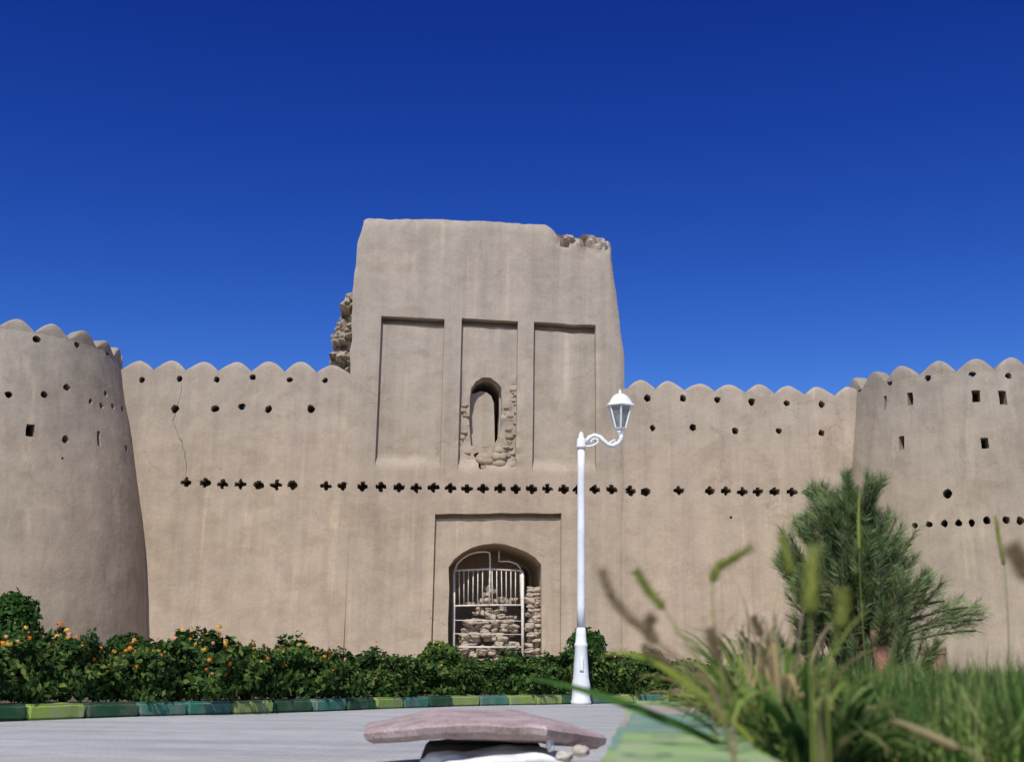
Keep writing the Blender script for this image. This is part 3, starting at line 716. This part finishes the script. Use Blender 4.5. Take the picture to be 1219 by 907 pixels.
mb = MB(); lump(mb, (0, 0, 0), 1, 4.4, 5, .34, (.33, .17, .088), 0, 4); o = mb.build('footing_stone', LIMEWASH); p = at(600, 905, 4.75); o.location = (p.x, 4.74, .0); tag(o, 'large whitewashed stone under the pink octagonal slab', 'stone')
for x, y, Y, r, mt, lab in ((655, 884, 4.62, .045, LIMEWASH, 'small pointed white stone beside the whitewashed one under the slab'), (690, 893, 4.7, .05, PALE, 'small beige stone right of the pointed white one below the slab'),
                       (672, 900, 4.55, .045, PALE, 'lowest beige stone in front of the slab, left of its beige neighbour'), (703, 884, 4.95, .05, PALE, 'flat beige stone wedged under the right tip of the slab')):
    mb = lump(MB(), (0, 0, 0), 1, x * .1, 3, .45, (.75 * r * (.95 if x != 655 else .45), r * .55, r * (.75 if x == 655 else .45))); o = mb.build('stone', mt); p = at(x, y, Y); o.location = (p.x, Y, max(.02, p.z)); tag(o, lab, 'stone', 'loose stones by the slab')
o = octa([(.27, 0), (.24, .085), (.235, .10)], 8).build('slab_pedestal', stone('shade_dark_footing', (.05, .045, .05), (.10, .09, .09))); o.location = (cS.x, cS.y + .08, .0); tag(o, 'concrete pedestal coloured dark for the shade beneath the pink slab', 'pedestal')  # near-black colour paints in the shaded gap under the slab

# ------------------------------------------------------------------ street lamp
LY = 14.35; lb = at(691.5, 833, LY); lb.z = 0.0
lamp = empty('street_lamp', lb); tag(lamp, 'white street lamp with ornate arm and six-sided lantern', 'street lamp')
hz = lambda y, x=692: at(x, y, LY).z
k = LY / F
zb = [hz(y) for y in (818, 812, 770, 762, 752)]
MB().lathe([(.120, 0), (.122, .03), (.110, .06), (.105, zb[0] - .02), (.112, zb[0]), (.110, zb[0] + .03), (.098, zb[1] + .03), (.094, zb[1] + .05), (.072, zb[2]), (.078, zb[2] + .012), (.077, zb[2] + .04), (.066, zb[2] + .055), (.062, zb[3] + .06), (.052, zb[4] + .05)], n=24).build('base', WHITE, lamp)
mb = MB(); mb.box((0, -.0985, .52 * zb[2] + .12), (.022, .012, .075)); bevel(mb.build('access_door', WHITE, lamp, False), .003)
zt = hz(534, 694)
MB().lathe([(.050, zb[4] + .045), (.049, zb[4] + .3), (.046, zt - .3), (.044, zt)], n=20).build('pole', WHITE, lamp)
MB().lathe([(.044, zt - .002), (.062, zt + .005), (.064, zt + .03), (.054, zt + .045), (.056, zt + .10), (.045, zt + .13), (.03, zt + .14), (.034, zt + .17), (.022, zt + .20), (.004, zt + .215)], n=20).build('cap', WHITE, lamp)
lp = lambda x, y: at(x, y, LY) - lb
mb = MB(); mb.tube([lp(697, 527), lp(702, 520.5), lp(708, 518), lp(714, 520), lp(719, 525), lp(724, 529.5), lp(730, 530.5), lp(736, 527.5), lp(739.5, 522), lp(739, 517)], [.03, .028, .026, .026, .028, .026, .026, .026, .028, .03], 10)
mb.build('arm', WHITE, lamp)
mb = MB(); mb.tube([lp(697, 531), lp(701, 531.5), lp(707, 530), lp(712, 526.5), lp(711.5, 523), lp(707, 522), lp(703.5, 525), lp(705, 528)], .014, 8); mb.tube([lp(722, 529), lp(727, 526), lp(732, 523.5), lp(733.5, 526.5), lp(730, 528)], .012, 8); mb.build('scroll', WHITE, lamp)
lx, lzb = lp(738.5, 517).x, lp(738.5, 517).z
ly = lp(738.5, 517).y
lant = MB().lathe([(.032, lzb - .01), (.036, lzb + .0), (.044, lzb + .015), (.05, lzb + .03), (.04, lzb + .045), (.056, lzb + .06), (.074, lzb + .07), (.076, lzb + .078)], (lx, ly, 0), 6)
z0, z1 = lzb + .078, lp(738, 484).z; r0, r1 = .072, .150
for q in range(6):
    a = 2 * math.pi * (q + .5) / 6; cv = Vector((math.cos(a), math.sin(a), 0)); lant.tube([Vector((lx, ly, z0 - .005)) + cv * r0, Vector((lx, ly, z1)) + cv * r1], .0125, 6)
ln = lant.build('lantern', WHITE, lamp, False)
hr = z1
sharp(MB().lathe([(.178, hr - .006), (.188, hr), (.188, hr + .014), (.162, hr + .035), (.135, hr + .085), (.103, hr + .125), (.066, hr + .152), (.03, hr + .165)], (lx, ly, 0), 6).build('roof', WHITE, ln), 50)
MB().lathe([(.028, hr + .160), (.022, hr + .175), (.026, hr + .185), (.014, hr + .20), (.004, hr + .225)], (lx, ly, 0), 12).build('finial', WHITE, ln)
MB().lathe([(r0 - .006, z0), (r1 - .008, z1 - .008)], (lx, ly, 0), 6, False).build('glass', GLASS, ln, False)
MB().lathe([(.02, z0), (.02, z0 + .06), (.038, z0 + .09), (.042, z0 + .15), (.025, z0 + .19)], (lx, ly, 0), 12).build('bulb', WHITE, ln)

# ------------------------------------------------------------------ shrubs
def leafcloud(n, rx, ry, rz, ls, seed, lumpy=.28, low=.0, elong=1.7):
    r = np.random.default_rng(seed)
    u = r.normal(size=(n, 3)); u /= np.linalg.norm(u, axis=1)[:, None]; u[:, 2] = np.where(u[:, 2] < -.55, -u[:, 2], u[:, 2])
    lum = np.array([mn.noise(Vector((a * 1.9 + seed, b * 1.9, c * 1.9))) + .5 * mn.noise(Vector((a * 4.5, b * 4.5 + seed, c * 4.5))) for a, b, c in u])
    rad = (1 + lumpy * lum) * (1 - np.abs(r.normal(0, .16, n)))
    p = u * rad[:, None] * np.array([rx, ry, rz]); p[:, 2] += rz * .8
    p[:, 2] = np.maximum(p[:, 2], .02)
    nr = u + r.normal(0, .55, (n, 3)) + np.array([0, 0, .35]); nr /= np.linalg.norm(nr, axis=1)[:, None]
    t = np.cross(nr, r.normal(size=(n, 3))); t /= np.linalg.norm(t, axis=1)[:, None]; b = np.cross(nr, t)
    s = ls * r.uniform(.6, 1.25, n)[:, None]
    v = np.stack([p - t * s * elong / 2, p + b * s * .45 - nr * s * .12, p + t * s * elong / 2 - nr * s * .25, p - b * s * .45 - nr * s * .12], 1).reshape(-1, 3)
    return v, np.arange(n * 4).reshape(-1, 4), p, u
shrubproto = {}
def shrubmesh(kind, var):
    if (kind, var) in shrubproto: return shrubproto[kind, var]
    if kind == 'hedge': v, q, p, u = leafcloud(2900, .44, .38, .30, .044, var * 7 + 1, .6); v2, q2, _, _ = leafcloud(1300, .42, .38, .15, .046, var * 7 + 3, .4); v = np.concatenate([v, v2]); q = np.concatenate([q, q2 + len(v) - len(v2)]); mt = HEDGE
    elif kind == 'bush': v, q, p, u = leafcloud(2600, .45, .45, .5, .05, var * 5 + 100, .22); mt = BUSH
    else: v, q, p, u = leafcloud(900, .22, .22, .24, .05, var * 5 + 200, .5); mt = OLIVE
    o = fromnp('foliage', v, q, mt); me = o.data; bpy.data.objects.remove(o)
    r = random.Random(var); mb = MB()
    for _ in range(9):
        a = r.uniform(0, 6.28); l = r.uniform(.15, .3); mb.tube([(0, 0, -.03), (math.cos(a) * l * .4, math.sin(a) * l * .4, .18), (math.cos(a) * l, math.sin(a) * l, .42)], [.012, .009, .004], 5)
    o = mb.build('stem', BARK); st = o.data; bpy.data.objects.remove(o)
    shrubproto[kind, var] = (me, st, p, u); return shrubproto[kind, var]
flp = {}
def flowermesh(mt):
    if mt.name in flp: return flp[mt.name]
    mb = MB()
    for kx in range(14):
        u = Vector((random.gauss(0, 1), random.gauss(0, 1), abs(random.gauss(0, 1)) + .2)).normalized(); t = u.orthogonal().normalized(); b = u.cross(t); c = u * .022
        n = 5; mb.add([c + u * .003] + [c + (t * math.cos(6.283 * q / n) + b * math.sin(6.283 * q / n)) * .013 for q in range(n)], [(0, q + 1, (q + 1) % n + 1) for q in range(n)])
    o = mb.build('flower', mt); me = o.data; bpy.data.objects.remove(o); flp[mt.name] = me; return me
def shrub(name, kind, var, loc, rz, sc, label, cat, group=None, flowers=0, wide=1.0):
    me, st, p, u = shrubmesh(kind, var); root = empty(name, loc, rz); tag(root, label, cat, group); root.scale = (sc * wide, sc * wide, sc)
    link('foliage', me, root); link('stem', st, root)
    r = random.Random(int(loc[0] * 1000)); c, s_ = math.cos(rz), math.sin(rz); done = 0; tries = 0
    while done < flowers and tries < 4000:
        tries += 1; i = r.randrange(len(p)); q = Vector(u[i]); fy = s_ * q.x + c * q.y
        if fy > .35 or q.z < -.15 or r.random() > .35 + .65 * q.z: continue
        mt = r.choices((FLOR, FLYE, FLPI), (5, 3, 2))[0]; o = link('flower', flowermesh(mt), root)
        o.location = Vector(p[i]) * 1.04 + Vector((0, 0, .02)); o.rotation_euler = q.to_track_quat('Z', 'Y').to_euler(); o.scale = (r.uniform(.5, 1.05),) * 3; done += 1
    return root
t = t0 - .25; k = 0
hl = {0: 'orange and yellow flowers', 1: 'orange flowers'}
while k < 20:
    p, d = kpt(t); nrm = Vector((-d.y, d.x, 0)); q = p + nrm * ((.36 if k not in (3, 4, 8) else .20) + random.uniform(-.10, .08))
    fl = (34, 30, 36, 34, 36, 32, 22, 12, 7, 4, 2, 1, 0, 0, 3, 2, 0, 0, 0, 0)[k]
    sc = (1.12, .92, .98, .84, 1.0, .90, .96, .80, .86, .76, .86, .78, .90, .86, 1.0, .92, .96, .86, .74, .62)[k] * .98
    shrub('hedge_shrub', 'hedge', k % 6, (q.x, q.y, .08), random.uniform(0, 6.28), sc,
          ('dense green shrub dotted with orange and yellow flowers, %s from the left in the hedge' if fl > 4 else 'dark green leafy shrub with few or no flowers, %s from the left in the hedge') % ordn[k], 'shrub', 'shrubs of the flowering hedge along the kerb', fl)
    t += .60; k += 1
for x, y, Y, kind, sc, wd_, lab in ((8, 745, 11.0, 'bush', 1.0, .75, 'rounded bright green bush behind the hedge at the left edge'), (155, 775, 11.8, 'bush', .62, 1.0, 'low green bush at the foot of the left round tower'),
                              (345, 790, 13.5, 'bush', .56, .9, 'small dark bush poking above the hedge left of the gate'), (698, 815, 16.6, 'bush', .95, .72, 'upright dark green bush directly behind the street lamp'),
                              (768, 815, 17.0, 'bush', .52, 1.0, 'small dark bush right of the street lamp near the fort'), (742, 818, 17.2, 'bush', .34, 1.6, 'lowest bush, a flat tuft between the lamp and the next bush'),
                              (815, 818, 17.4, 'bush', .45, 1.3, 'low dark bush half hidden behind the foreground weeds'),
                              (524, 785, 14.2, 'olive', 1.3, .9, 'yellow green shrub at the left foot of the gate'), (655, 800, 15.6, 'olive', 1.0, 1.2, 'yellow green shrub at the right foot of the gate')):
    p = at(x, y, Y); shrub('bush' if kind == 'bush' else 'yellow_shrub', kind, int(x) % 4, (p.x, Y, .12), x, sc, lab, 'bush', None, 0, wd_)

# ------------------------------------------------------------------ young pine
PY = 6.4; pb = at(1020, 800, PY); pz = .26
pine = empty('pine_tree', (pb.x, PY, pz)); tag(pine, 'young bushy pine tree with long needles rising from the grass before the right tower', 'tree')
ptop = at(1018, 580, PY).z - pz
mb = MB(); mb.tube([(0, 0, -.05), (.01, 0, .4), (-.01, .01, .9), (0, 0, ptop)], [.022, .018, .012, .005], 8)
tips = []
rp = random.Random(5)
def twig(p0, dirv, ln, r0, lift):
    mid = p0 + dirv * ln * .55; end = p0 + dirv * ln + Vector((0, 0, lift * ln)); mb.tube(bez(p0, mid, end, 6), [r0 * (1 - .13 * i) for i in range(6)], 5); return bez(p0, mid, end, 9)
whorl = [(.28, .42, 9), (.42, .44, 10), (.56, .40, 10), (.70, .33, 10), (.84, .25, 8), (.95, .17, 6)]
for zw, ln, nb_ in whorl:
    for k in range(nb_):
        a = 2 * math.pi * k / nb_ + rp.uniform(-.35, .35) + zw * 5; l = ln * rp.uniform(.6, .95)
        d = Vector((math.cos(a), math.sin(a) * .9, rp.uniform(.05, .4)))
        pts = twig(Vector((0, 0, zw * ptop / 1.22)), d, l, .008, rp.uniform(.35, .9)); tips.append((pts, .6))
        for s_ in (-1, 1):
            if rp.random() < .6:
                d2 = Vector((math.cos(a + s_ * .8), math.sin(a + s_ * .8), .35)); tips.append((twig(pts[4], d2, l * .5, .005, .8), .5))
for dx, h in ((-.13, .99), (-.11, .96), (.0, 1.0), (.02, .97), (.15, 1.0), (.13, .96), (-.22, .86), (.20, .85), (.06, .90), (-.07, .92)):
    p0 = Vector((dx * .35, rp.uniform(-.06, .06), .72 * ptop)); e = Vector((dx, rp.uniform(-.08, .08), ptop * h)); tips.append((bez(p0, Vector((dx * .9, 0, .85 * ptop)), e, 9), .7)); mb.tube(tips[-1][0], .005, 5)
# long low branch to the right
for ex, ez in ((.68, .41), (.58, .47), (.46, .50), (.62, .35), (.36, .42), (.52, .40), (.66, .44)):
    pts = bez(Vector((.02, -.02, .22)), Vector((ex * .5, -.05, ez)), Vector((ex, -.1 * rp.random(), ez + .02)), 9); mb.tube(pts, .006, 5); tips.append((pts, .45)); tips.append(([pts[5].lerp(pts[8], q_ / 8) + Vector((0, .01 * q_, .006 * q_)) for q_ in range(9)], .4))
prof_ = lambda f: interp(f, [(.08, .34), (.2, .43), (.42, .42), (.6, .35), (.75, .27), (.88, .18), (1.0, .13)])
for k in range(420):                         # shoots filling the crown
    if k % 6 == 0:
        cf = rp.uniform(.04, .95); ca = rp.uniform(0, 6.283); cq = rp.uniform(.45, 1.0) if k % 12 else rp.uniform(.1, .6)
    f = min(.96, max(.06, cf + rp.gauss(0, .025))); a = ca + rp.gauss(0, .16); q = min(1.05, cq + rp.gauss(0, .07)); rr = prof_(f) * q
    p0 = Vector((math.cos(a) * rr * .8, math.sin(a) * rr * .8, f * ptop - .08)); d = Vector((math.cos(a) * .55 * q, math.sin(a) * .55 * q, rp.uniform(.5, 1.1))).normalized()
    pts = bez(p0, p0 + d * .08, p0 + d * .17 + Vector((0, 0, .02)), 9); mb.tube(pts, .0035, 4); tips.append((pts, .3))
mb.build('trunk', BARK, pine)
V = []; nid = 0
for pts, st in tips:
    for i in range(int((1 - st) * 0 + 2), 9):
        dens = 18 if i < 7 else 34
        tg = (pts[min(i + 1, 8)] - pts[i - 1]).normalized()
        for _ in range(dens):
            p = pts[i - 1].lerp(pts[i], rp.random()); rd = Vector((rp.gauss(0, 1), rp.gauss(0, 1), rp.gauss(0, 1))); rd = (rd - tg * rd.dot(tg)).normalized()
            d = (tg * rp.uniform(.7, 1.5) + rd * rp.uniform(.5, 1.0) + Vector((0, 0, .15))).normalized(); L_ = rp.uniform(.045, .085); sd2 = d.orthogonal().normalized() * .0016
            e = p + d * L_ + Vector((0, 0, -.008)); V += [p - sd2, p + sd2, e + sd2 * .4, e - sd2 * .4]
V = np.array([tuple(x) for x in V]); fromnp('needles', V, np.arange(len(V)).reshape(-1, 4), NEEDLE, pine)
# clay pots behind the pine
for x, y0, y1, w_, Y, lab in ((1051, 750, 812, 22, 6.22, 'terracotta clay pot standing upright under the middle of the pine crown'), (1113, 770, 818, 30, 7.6, 'terracotta clay pot behind the low right branch of the pine')):
    b = at(x, y1, Y); tpz = at(x, y0, Y).z; h = tpz - .24; r = w_ / 2 / F * Y
    o = MB().lathe([(r * .72, 0), (r * .86, h * .5), (r * .97, h * .86), (r * 1.04, h * .88), (r * 1.05, h), (r * .95, h), (r * .9, h * .8)], n=20).build('clay_pot', TERRA); sharp(o); o.location = (b.x, Y, .24); tag(o, lab, 'pot', 'clay pots by the pine')

# ------------------------------------------------------------------ grass on the raised bed
def blades(n, gen, seed):
    r = np.random.default_rng(seed); V = np.zeros((n, 8, 3)); base, h, lean, wd2 = gen(r, n)
    a = r.uniform(0, 2 * np.pi, n); sd3 = np.stack([np.cos(a), np.sin(a), np.zeros(n)], 1)
    b = r.uniform(0, 2 * np.pi, n); ld = np.stack([np.cos(b), np.sin(b), np.zeros(n)], 1) * lean[:, None]
    for i, t in enumerate((0, .4, .75, 1.0)):
        c = base + np.stack([np.zeros(n), np.zeros(n), h * (t - .25 * t * t * np.minimum(lean / .1, 1))], 1) + ld * (t ** 2)
        w2 = (wd2 * (1, .9, .6, .06)[i])[:, None] * sd3 * .5; V[:, i * 2] = c - w2; V[:, i * 2 + 1] = c + w2
    idx = np.arange(n)[:, None] * 8; q = np.concatenate([idx + np.array([[0, 1, 3, 2]]), idx + np.array([[2, 3, 5, 4]]), idx + np.array([[4, 5, 7, 6]])], 0)
    return V.reshape(-1, 3), q
def gen(r, n):
    y = 1.75 + 6.5 * r.uniform(0, 1, n) ** 1.5; x = KX(y) + KW + .04 + (r.uniform(0, 1, n) ** 1.15) * (.45 + .52 * y)
    cl = np.array([mn.noise(Vector((a * 2.2, b * 2.2, 0))) for a, b in zip(x, y)])
    z = np.array([bedz(a, b) for a, b in zip(x, y)]) - .008
    h = (.140 + .06 * cl + r.normal(0, .032, n)).clip(.05, .30) * np.where(x - KX(y) - KW < .25, .75, 1.0)
    return np.stack([x, y, z], 1), h, np.abs(r.normal(.05, .045, n)), r.uniform(.003, .006, n)
V, Q = blades(27000, gen, 3)
o = fromnp('grass', V, Q, GRASS); tag(o, 'dense dark green grass covering the raised bed on the right', 'grass', kind='stuff')

# leafy weed clumps along the near kerb
def clump(name, x, y, n, hmin, hmax, spread, wd3, mat, label, seed):
    r = random.Random(seed); z = bedz(x, y) - .01; root = empty(name, (x, y, z)); mb = MB()
    for _ in range(n):
        a = r.uniform(0, 6.283); l = r.uniform(.3, 1) * spread; h = r.uniform(hmin, hmax); d = Vector((math.cos(a), math.sin(a), 0)); b0 = d * r.uniform(0, .05)
        mb.ribbon(bez(b0, b0 + d * l * .35 + Vector((0, 0, h)), b0 + d * l + Vector((0, 0, h * r.uniform(.25, 1.05))), 8), wd3 * r.uniform(.6, 1.2), d.cross(Vector((0, 0, 1))) + Vector((0, 0, r.uniform(-.4, .4))))
    mb.build('blades', mat, root); tag(root, label, 'weed', 'leafy weed clumps along the near kerb'); return root
for k, (px_, Y, n, h0, h1, sp_, w3, mt, lab) in enumerate((
    (822, 2.7, 60, .08, .21, .18, .011, CLUMP, 'leftmost low weed clump of yellow green blades at the kerb edge'),
    (868, 2.3, 80, .08, .24, .19, .013, CLUMP, 'yellowing weed clump with dry leaves beside the blue green kerb stone'),
    (910, 1.95, 80, .08, .22, .17, .013, CLUMP, 'olive weed clump with broad blades left of the pine'),
    (968, 1.75, 70, .06, .19, .15, .012, GRASS, 'dark green weed clump with soft blades just below the pine'),
    (905, 3.1, 90, .12, .27, .20, .011, OLIVE, 'pale green weed clump behind the yellowing one near the kerb'),
    (838, 3.6, 90, .10, .26, .24, .011, CLUMP, 'mixed green and tan weed clump farthest up the near kerb'),
    (940, 2.6, 80, .12, .27, .18, .012, GRASS, 'tall dark green weed clump left of the pine foot'),
    (1020, 2.4, 60, .06, .18, .15, .010, CLUMP, 'weed clump of mixed green and tan blades below the clay pots'))):
    p = at(px_, 850, Y); clump('weed_clump', max(p.x, KX(Y) + KW + .02), Y, n, h0, h1, sp_ * 1.15, w3 * 1.5, mt, lab, k + 30)

for px_, Y, n, h0, h1, sp_, mt, lab, sd_ in ((835, 1.9, 26, .14, .34, .20, HEADB, 'thin brown dry stalks leaning left over the near kerb', 71), (875, 2.4, 34, .18, .36, .16, HEADD, 'straw coloured dry stalks among the weeds left of the pine', 72), (930, 2.5, 26, .12, .30, .16, OLIVE, 'sparse pale green stalks in front of the pine foot', 73)):
    p = at(px_, 850, Y); clump('dry_weed', max(p.x, KX(Y) + KW + .03), Y, n, h0, h1, sp_, .0035, mt, lab, sd_)

# foxtail grasses: stem, bristly head, a few leaves
def foxtail(px_root, Y, stem_px, head_px, rad, mat, label, leafs=2, seed=0, cat='grass stalk', name='foxtail_grass', bris=420, bl=.012):
    rad *= 1.55
    r = random.Random(seed); rp_ = at(px_root, 860, Y); z = bedz(rp_.x, Y) - .01; o0 = Vector((rp_.x, Y, z)); root = empty(name, o0)
    pts = [Vector((0, 0, 0))] + [at(x, y, Y) - o0 for x, y in stem_px]; hp = [at(x, y, Y) - o0 for x, y in head_px]
    def smooth(p, n):
        out = []
        for i in range(n):
            t = i / (n - 1) * (len(p) - 1); a = min(int(t), len(p) - 2); u = t - a; p0, p1, p2, p3 = p[max(a - 1, 0)], p[a], p[a + 1], p[min(a + 2, len(p) - 1)]
            out.append(.5 * ((2 * p1) + (p2 - p0) * u + (2 * p0 - 5 * p1 + 4 * p2 - p3) * u * u + (3 * p1 - p0 - 3 * p2 + p3) * u ** 3))
        return out
    sp2 = smooth(pts + [hp[0]], 14); mb = MB(); mb.tube(sp2, [.0018 - .0008 * i / 13 for i in range(14)], 5); mb.build('stem', mat if mat is not HEADG else CLUMP, root)
    h = smooth(hp, 14); mb = MB(); mb.tube(h, [rad * (.45 + .55 * math.sin(math.pi * min(1, (i + 1.5) / 14) ** .7)) * .62 * (1 if i < 12 else .6) for i in range(14)], 7)
    for _ in range(bris):
        t = r.random() * 13; a = int(min(t, 12)); p = h[a].lerp(h[a + 1], t - a); tg = (h[a + 1] - h[a]).normalized(); rd = Vector((r.gauss(0, 1), r.gauss(0, 1), r.gauss(0, 1))); rd = (rd - tg * rd.dot(tg)).normalized()
        e = p + rd * rad * .5; d = (rd + tg * .9).normalized(); sd4 = d.cross(tg).normalized() * .0006; mb.add([e - sd4, e + sd4, e + d * bl * r.uniform(.6, 1.2)], [(0, 1, 2)])
    mb.build('seed_head', mat, root)
    for k in range(leafs):
        b = sp2[3 + k * 2]; a = r.uniform(0, 6.283); d = Vector((math.cos(a), math.sin(a) * .6, 0)); l = r.uniform(.07, .13)
        lm = MB(); lm.ribbon(bez(b, b + d * l * .5 + Vector((0, 0, l * .6)), b + d * l + Vector((0, 0, l * .2)), 8), .007, d.cross(Vector((0, 0, 1)))); lm.build('leaf', CLUMP, root)
    tag(root, label, cat, 'foxtail grasses along the near kerb'); return root
foxtail(870, 1.7, [(858, 800), (850, 740)], [(848, 692), (856, 674), (874, 664), (895, 651)], .0055, HEADG, 'foxtail with a yellow green head bent sharply to the right', 2, 1)
foxtail(880, 1.6, [(845, 810), (815, 762)], [(790, 724), (772, 703), (757, 680)], .0048, HEADG, 'foxtail with a green head leaning to the upper left', 2, 2)
foxtail(885, 1.35, [(850, 820), (806, 780)], [(770, 752), (742, 728), (724, 702), (716, 678)], .0045, HEADB, 'leftmost foxtail, brown and out of focus with a long arching head', 1, 3)
foxtail(890, 1.4, [(850, 830), (810, 790)], [(782, 765), (770, 748), (776, 735)], .005, HEADB, 'short brown foxtail curled just right of the leftmost brown one', 1, 4)
foxtail(915, 1.9, [(935, 790), (946, 720)], [(942, 682), (936, 658), (930, 634)], .0060, HEADG, 'foxtail with an upright head just left of the pine crown', 2, 5)
foxtail(880, 1.55, [(868, 830), (860, 800)], [(856, 784), (850, 768), (845, 750)], .0055, HEADB, 'brown foxtail standing below the bent yellow green one', 2, 6)
foxtail(965, 1.25, [(966, 810), (965, 760)], [(964, 728), (966, 690), (968, 650)], .0075, HEADG, 'tall blurred olive foxtail in front of the left side of the pine', 1, 7)
foxtail(985, 1.5, [(985, 800), (994, 765)], [(1000, 746), (1003, 722), (1002, 702)], .0085, HEADG, 'foxtail with a plump oval head in front of the pine', 1, 8)
foxtail(905, 2.0, [(908, 800), (908, 770)], [(906, 757), (901, 746), (897, 735)], .0042, HEADB, 'tiny brown foxtail between the bent one and the pine', 1, 9)
foxtail(1190, 3.0, [(1200, 790), (1200, 740), (1197, 690)], [(1195, 672), (1189, 640), (1185, 613)], .0055, HEADG, 'tall thin green grass spike at the far right before the tower', 1, 10, bris=160)
foxtail(1262, 1.0, [(1252, 800), (1235, 720)], [(1224, 690), (1214, 668), (1204, 652)], .0055, HEADB, 'very blurred brown foxtail at the right edge of the picture', 0, 11)
foxtail(1200, 1.45, [(1165, 900)], [(1140, 890), (1100, 872), (1062, 856)], .0062, HEADD, 'pale dry foxtail lying almost flat across the grass', 0, 12, bris=120, bl=.006)
foxtail(860, 1.8, [(845, 840), (822, 810)], [(800, 792), (782, 778), (766, 770)], .0045, HEADB, 'low brown foxtail leaning left above the kerb', 1, 13)
foxtail(1035, 4.2, [(1028, 760), (1024, 690)], [(1023, 655), (1022, 620), (1023, 585)], .0065, HEADG, 'slender green spike in front of the middle of the pine', 1, 14, bris=160)
def blade(px_root, Y, pts, wid, mat, label):
    p = at(px_root[0], px_root[1], Y); o0 = Vector((max(p.x, KX(Y) + KW + .01), Y, .26)); root = empty('long_grass_blade', o0); mb = MB()
    P = [Vector((0, 0, 0))] + [at(x, y, Y - .02 * i) - o0 for i, (x, y) in enumerate(pts)]
    q = bez(P[0], P[1] * 2 - (P[0] + P[2]) * .5, P[2], 14); mb.ribbon(q, wid, (.15, .5, 1)); mb.build('blade', mat, root); tag(root, label, 'grass blade', 'long blades arching over the near kerb')
blade((880, 872), 1.75, [(745, 838), (618, 806)], .016, BLADE, 'long dark green blade arching left across the slab')
blade((890, 860), 1.7, [(800, 800), (712, 782)], .013, YBLADE, 'yellow green blade arching left beside the lamp base')
blade((900, 865), 1.9, [(860, 800), (800, 752)], .008, BLADE, 'narrow green blade pointing to the upper left above the kerb')
blade((965, 870), 1.5, [(985, 800), (1035, 725)], .010, CLUMP, 'olive blade slanting up to the right in front of the pine')
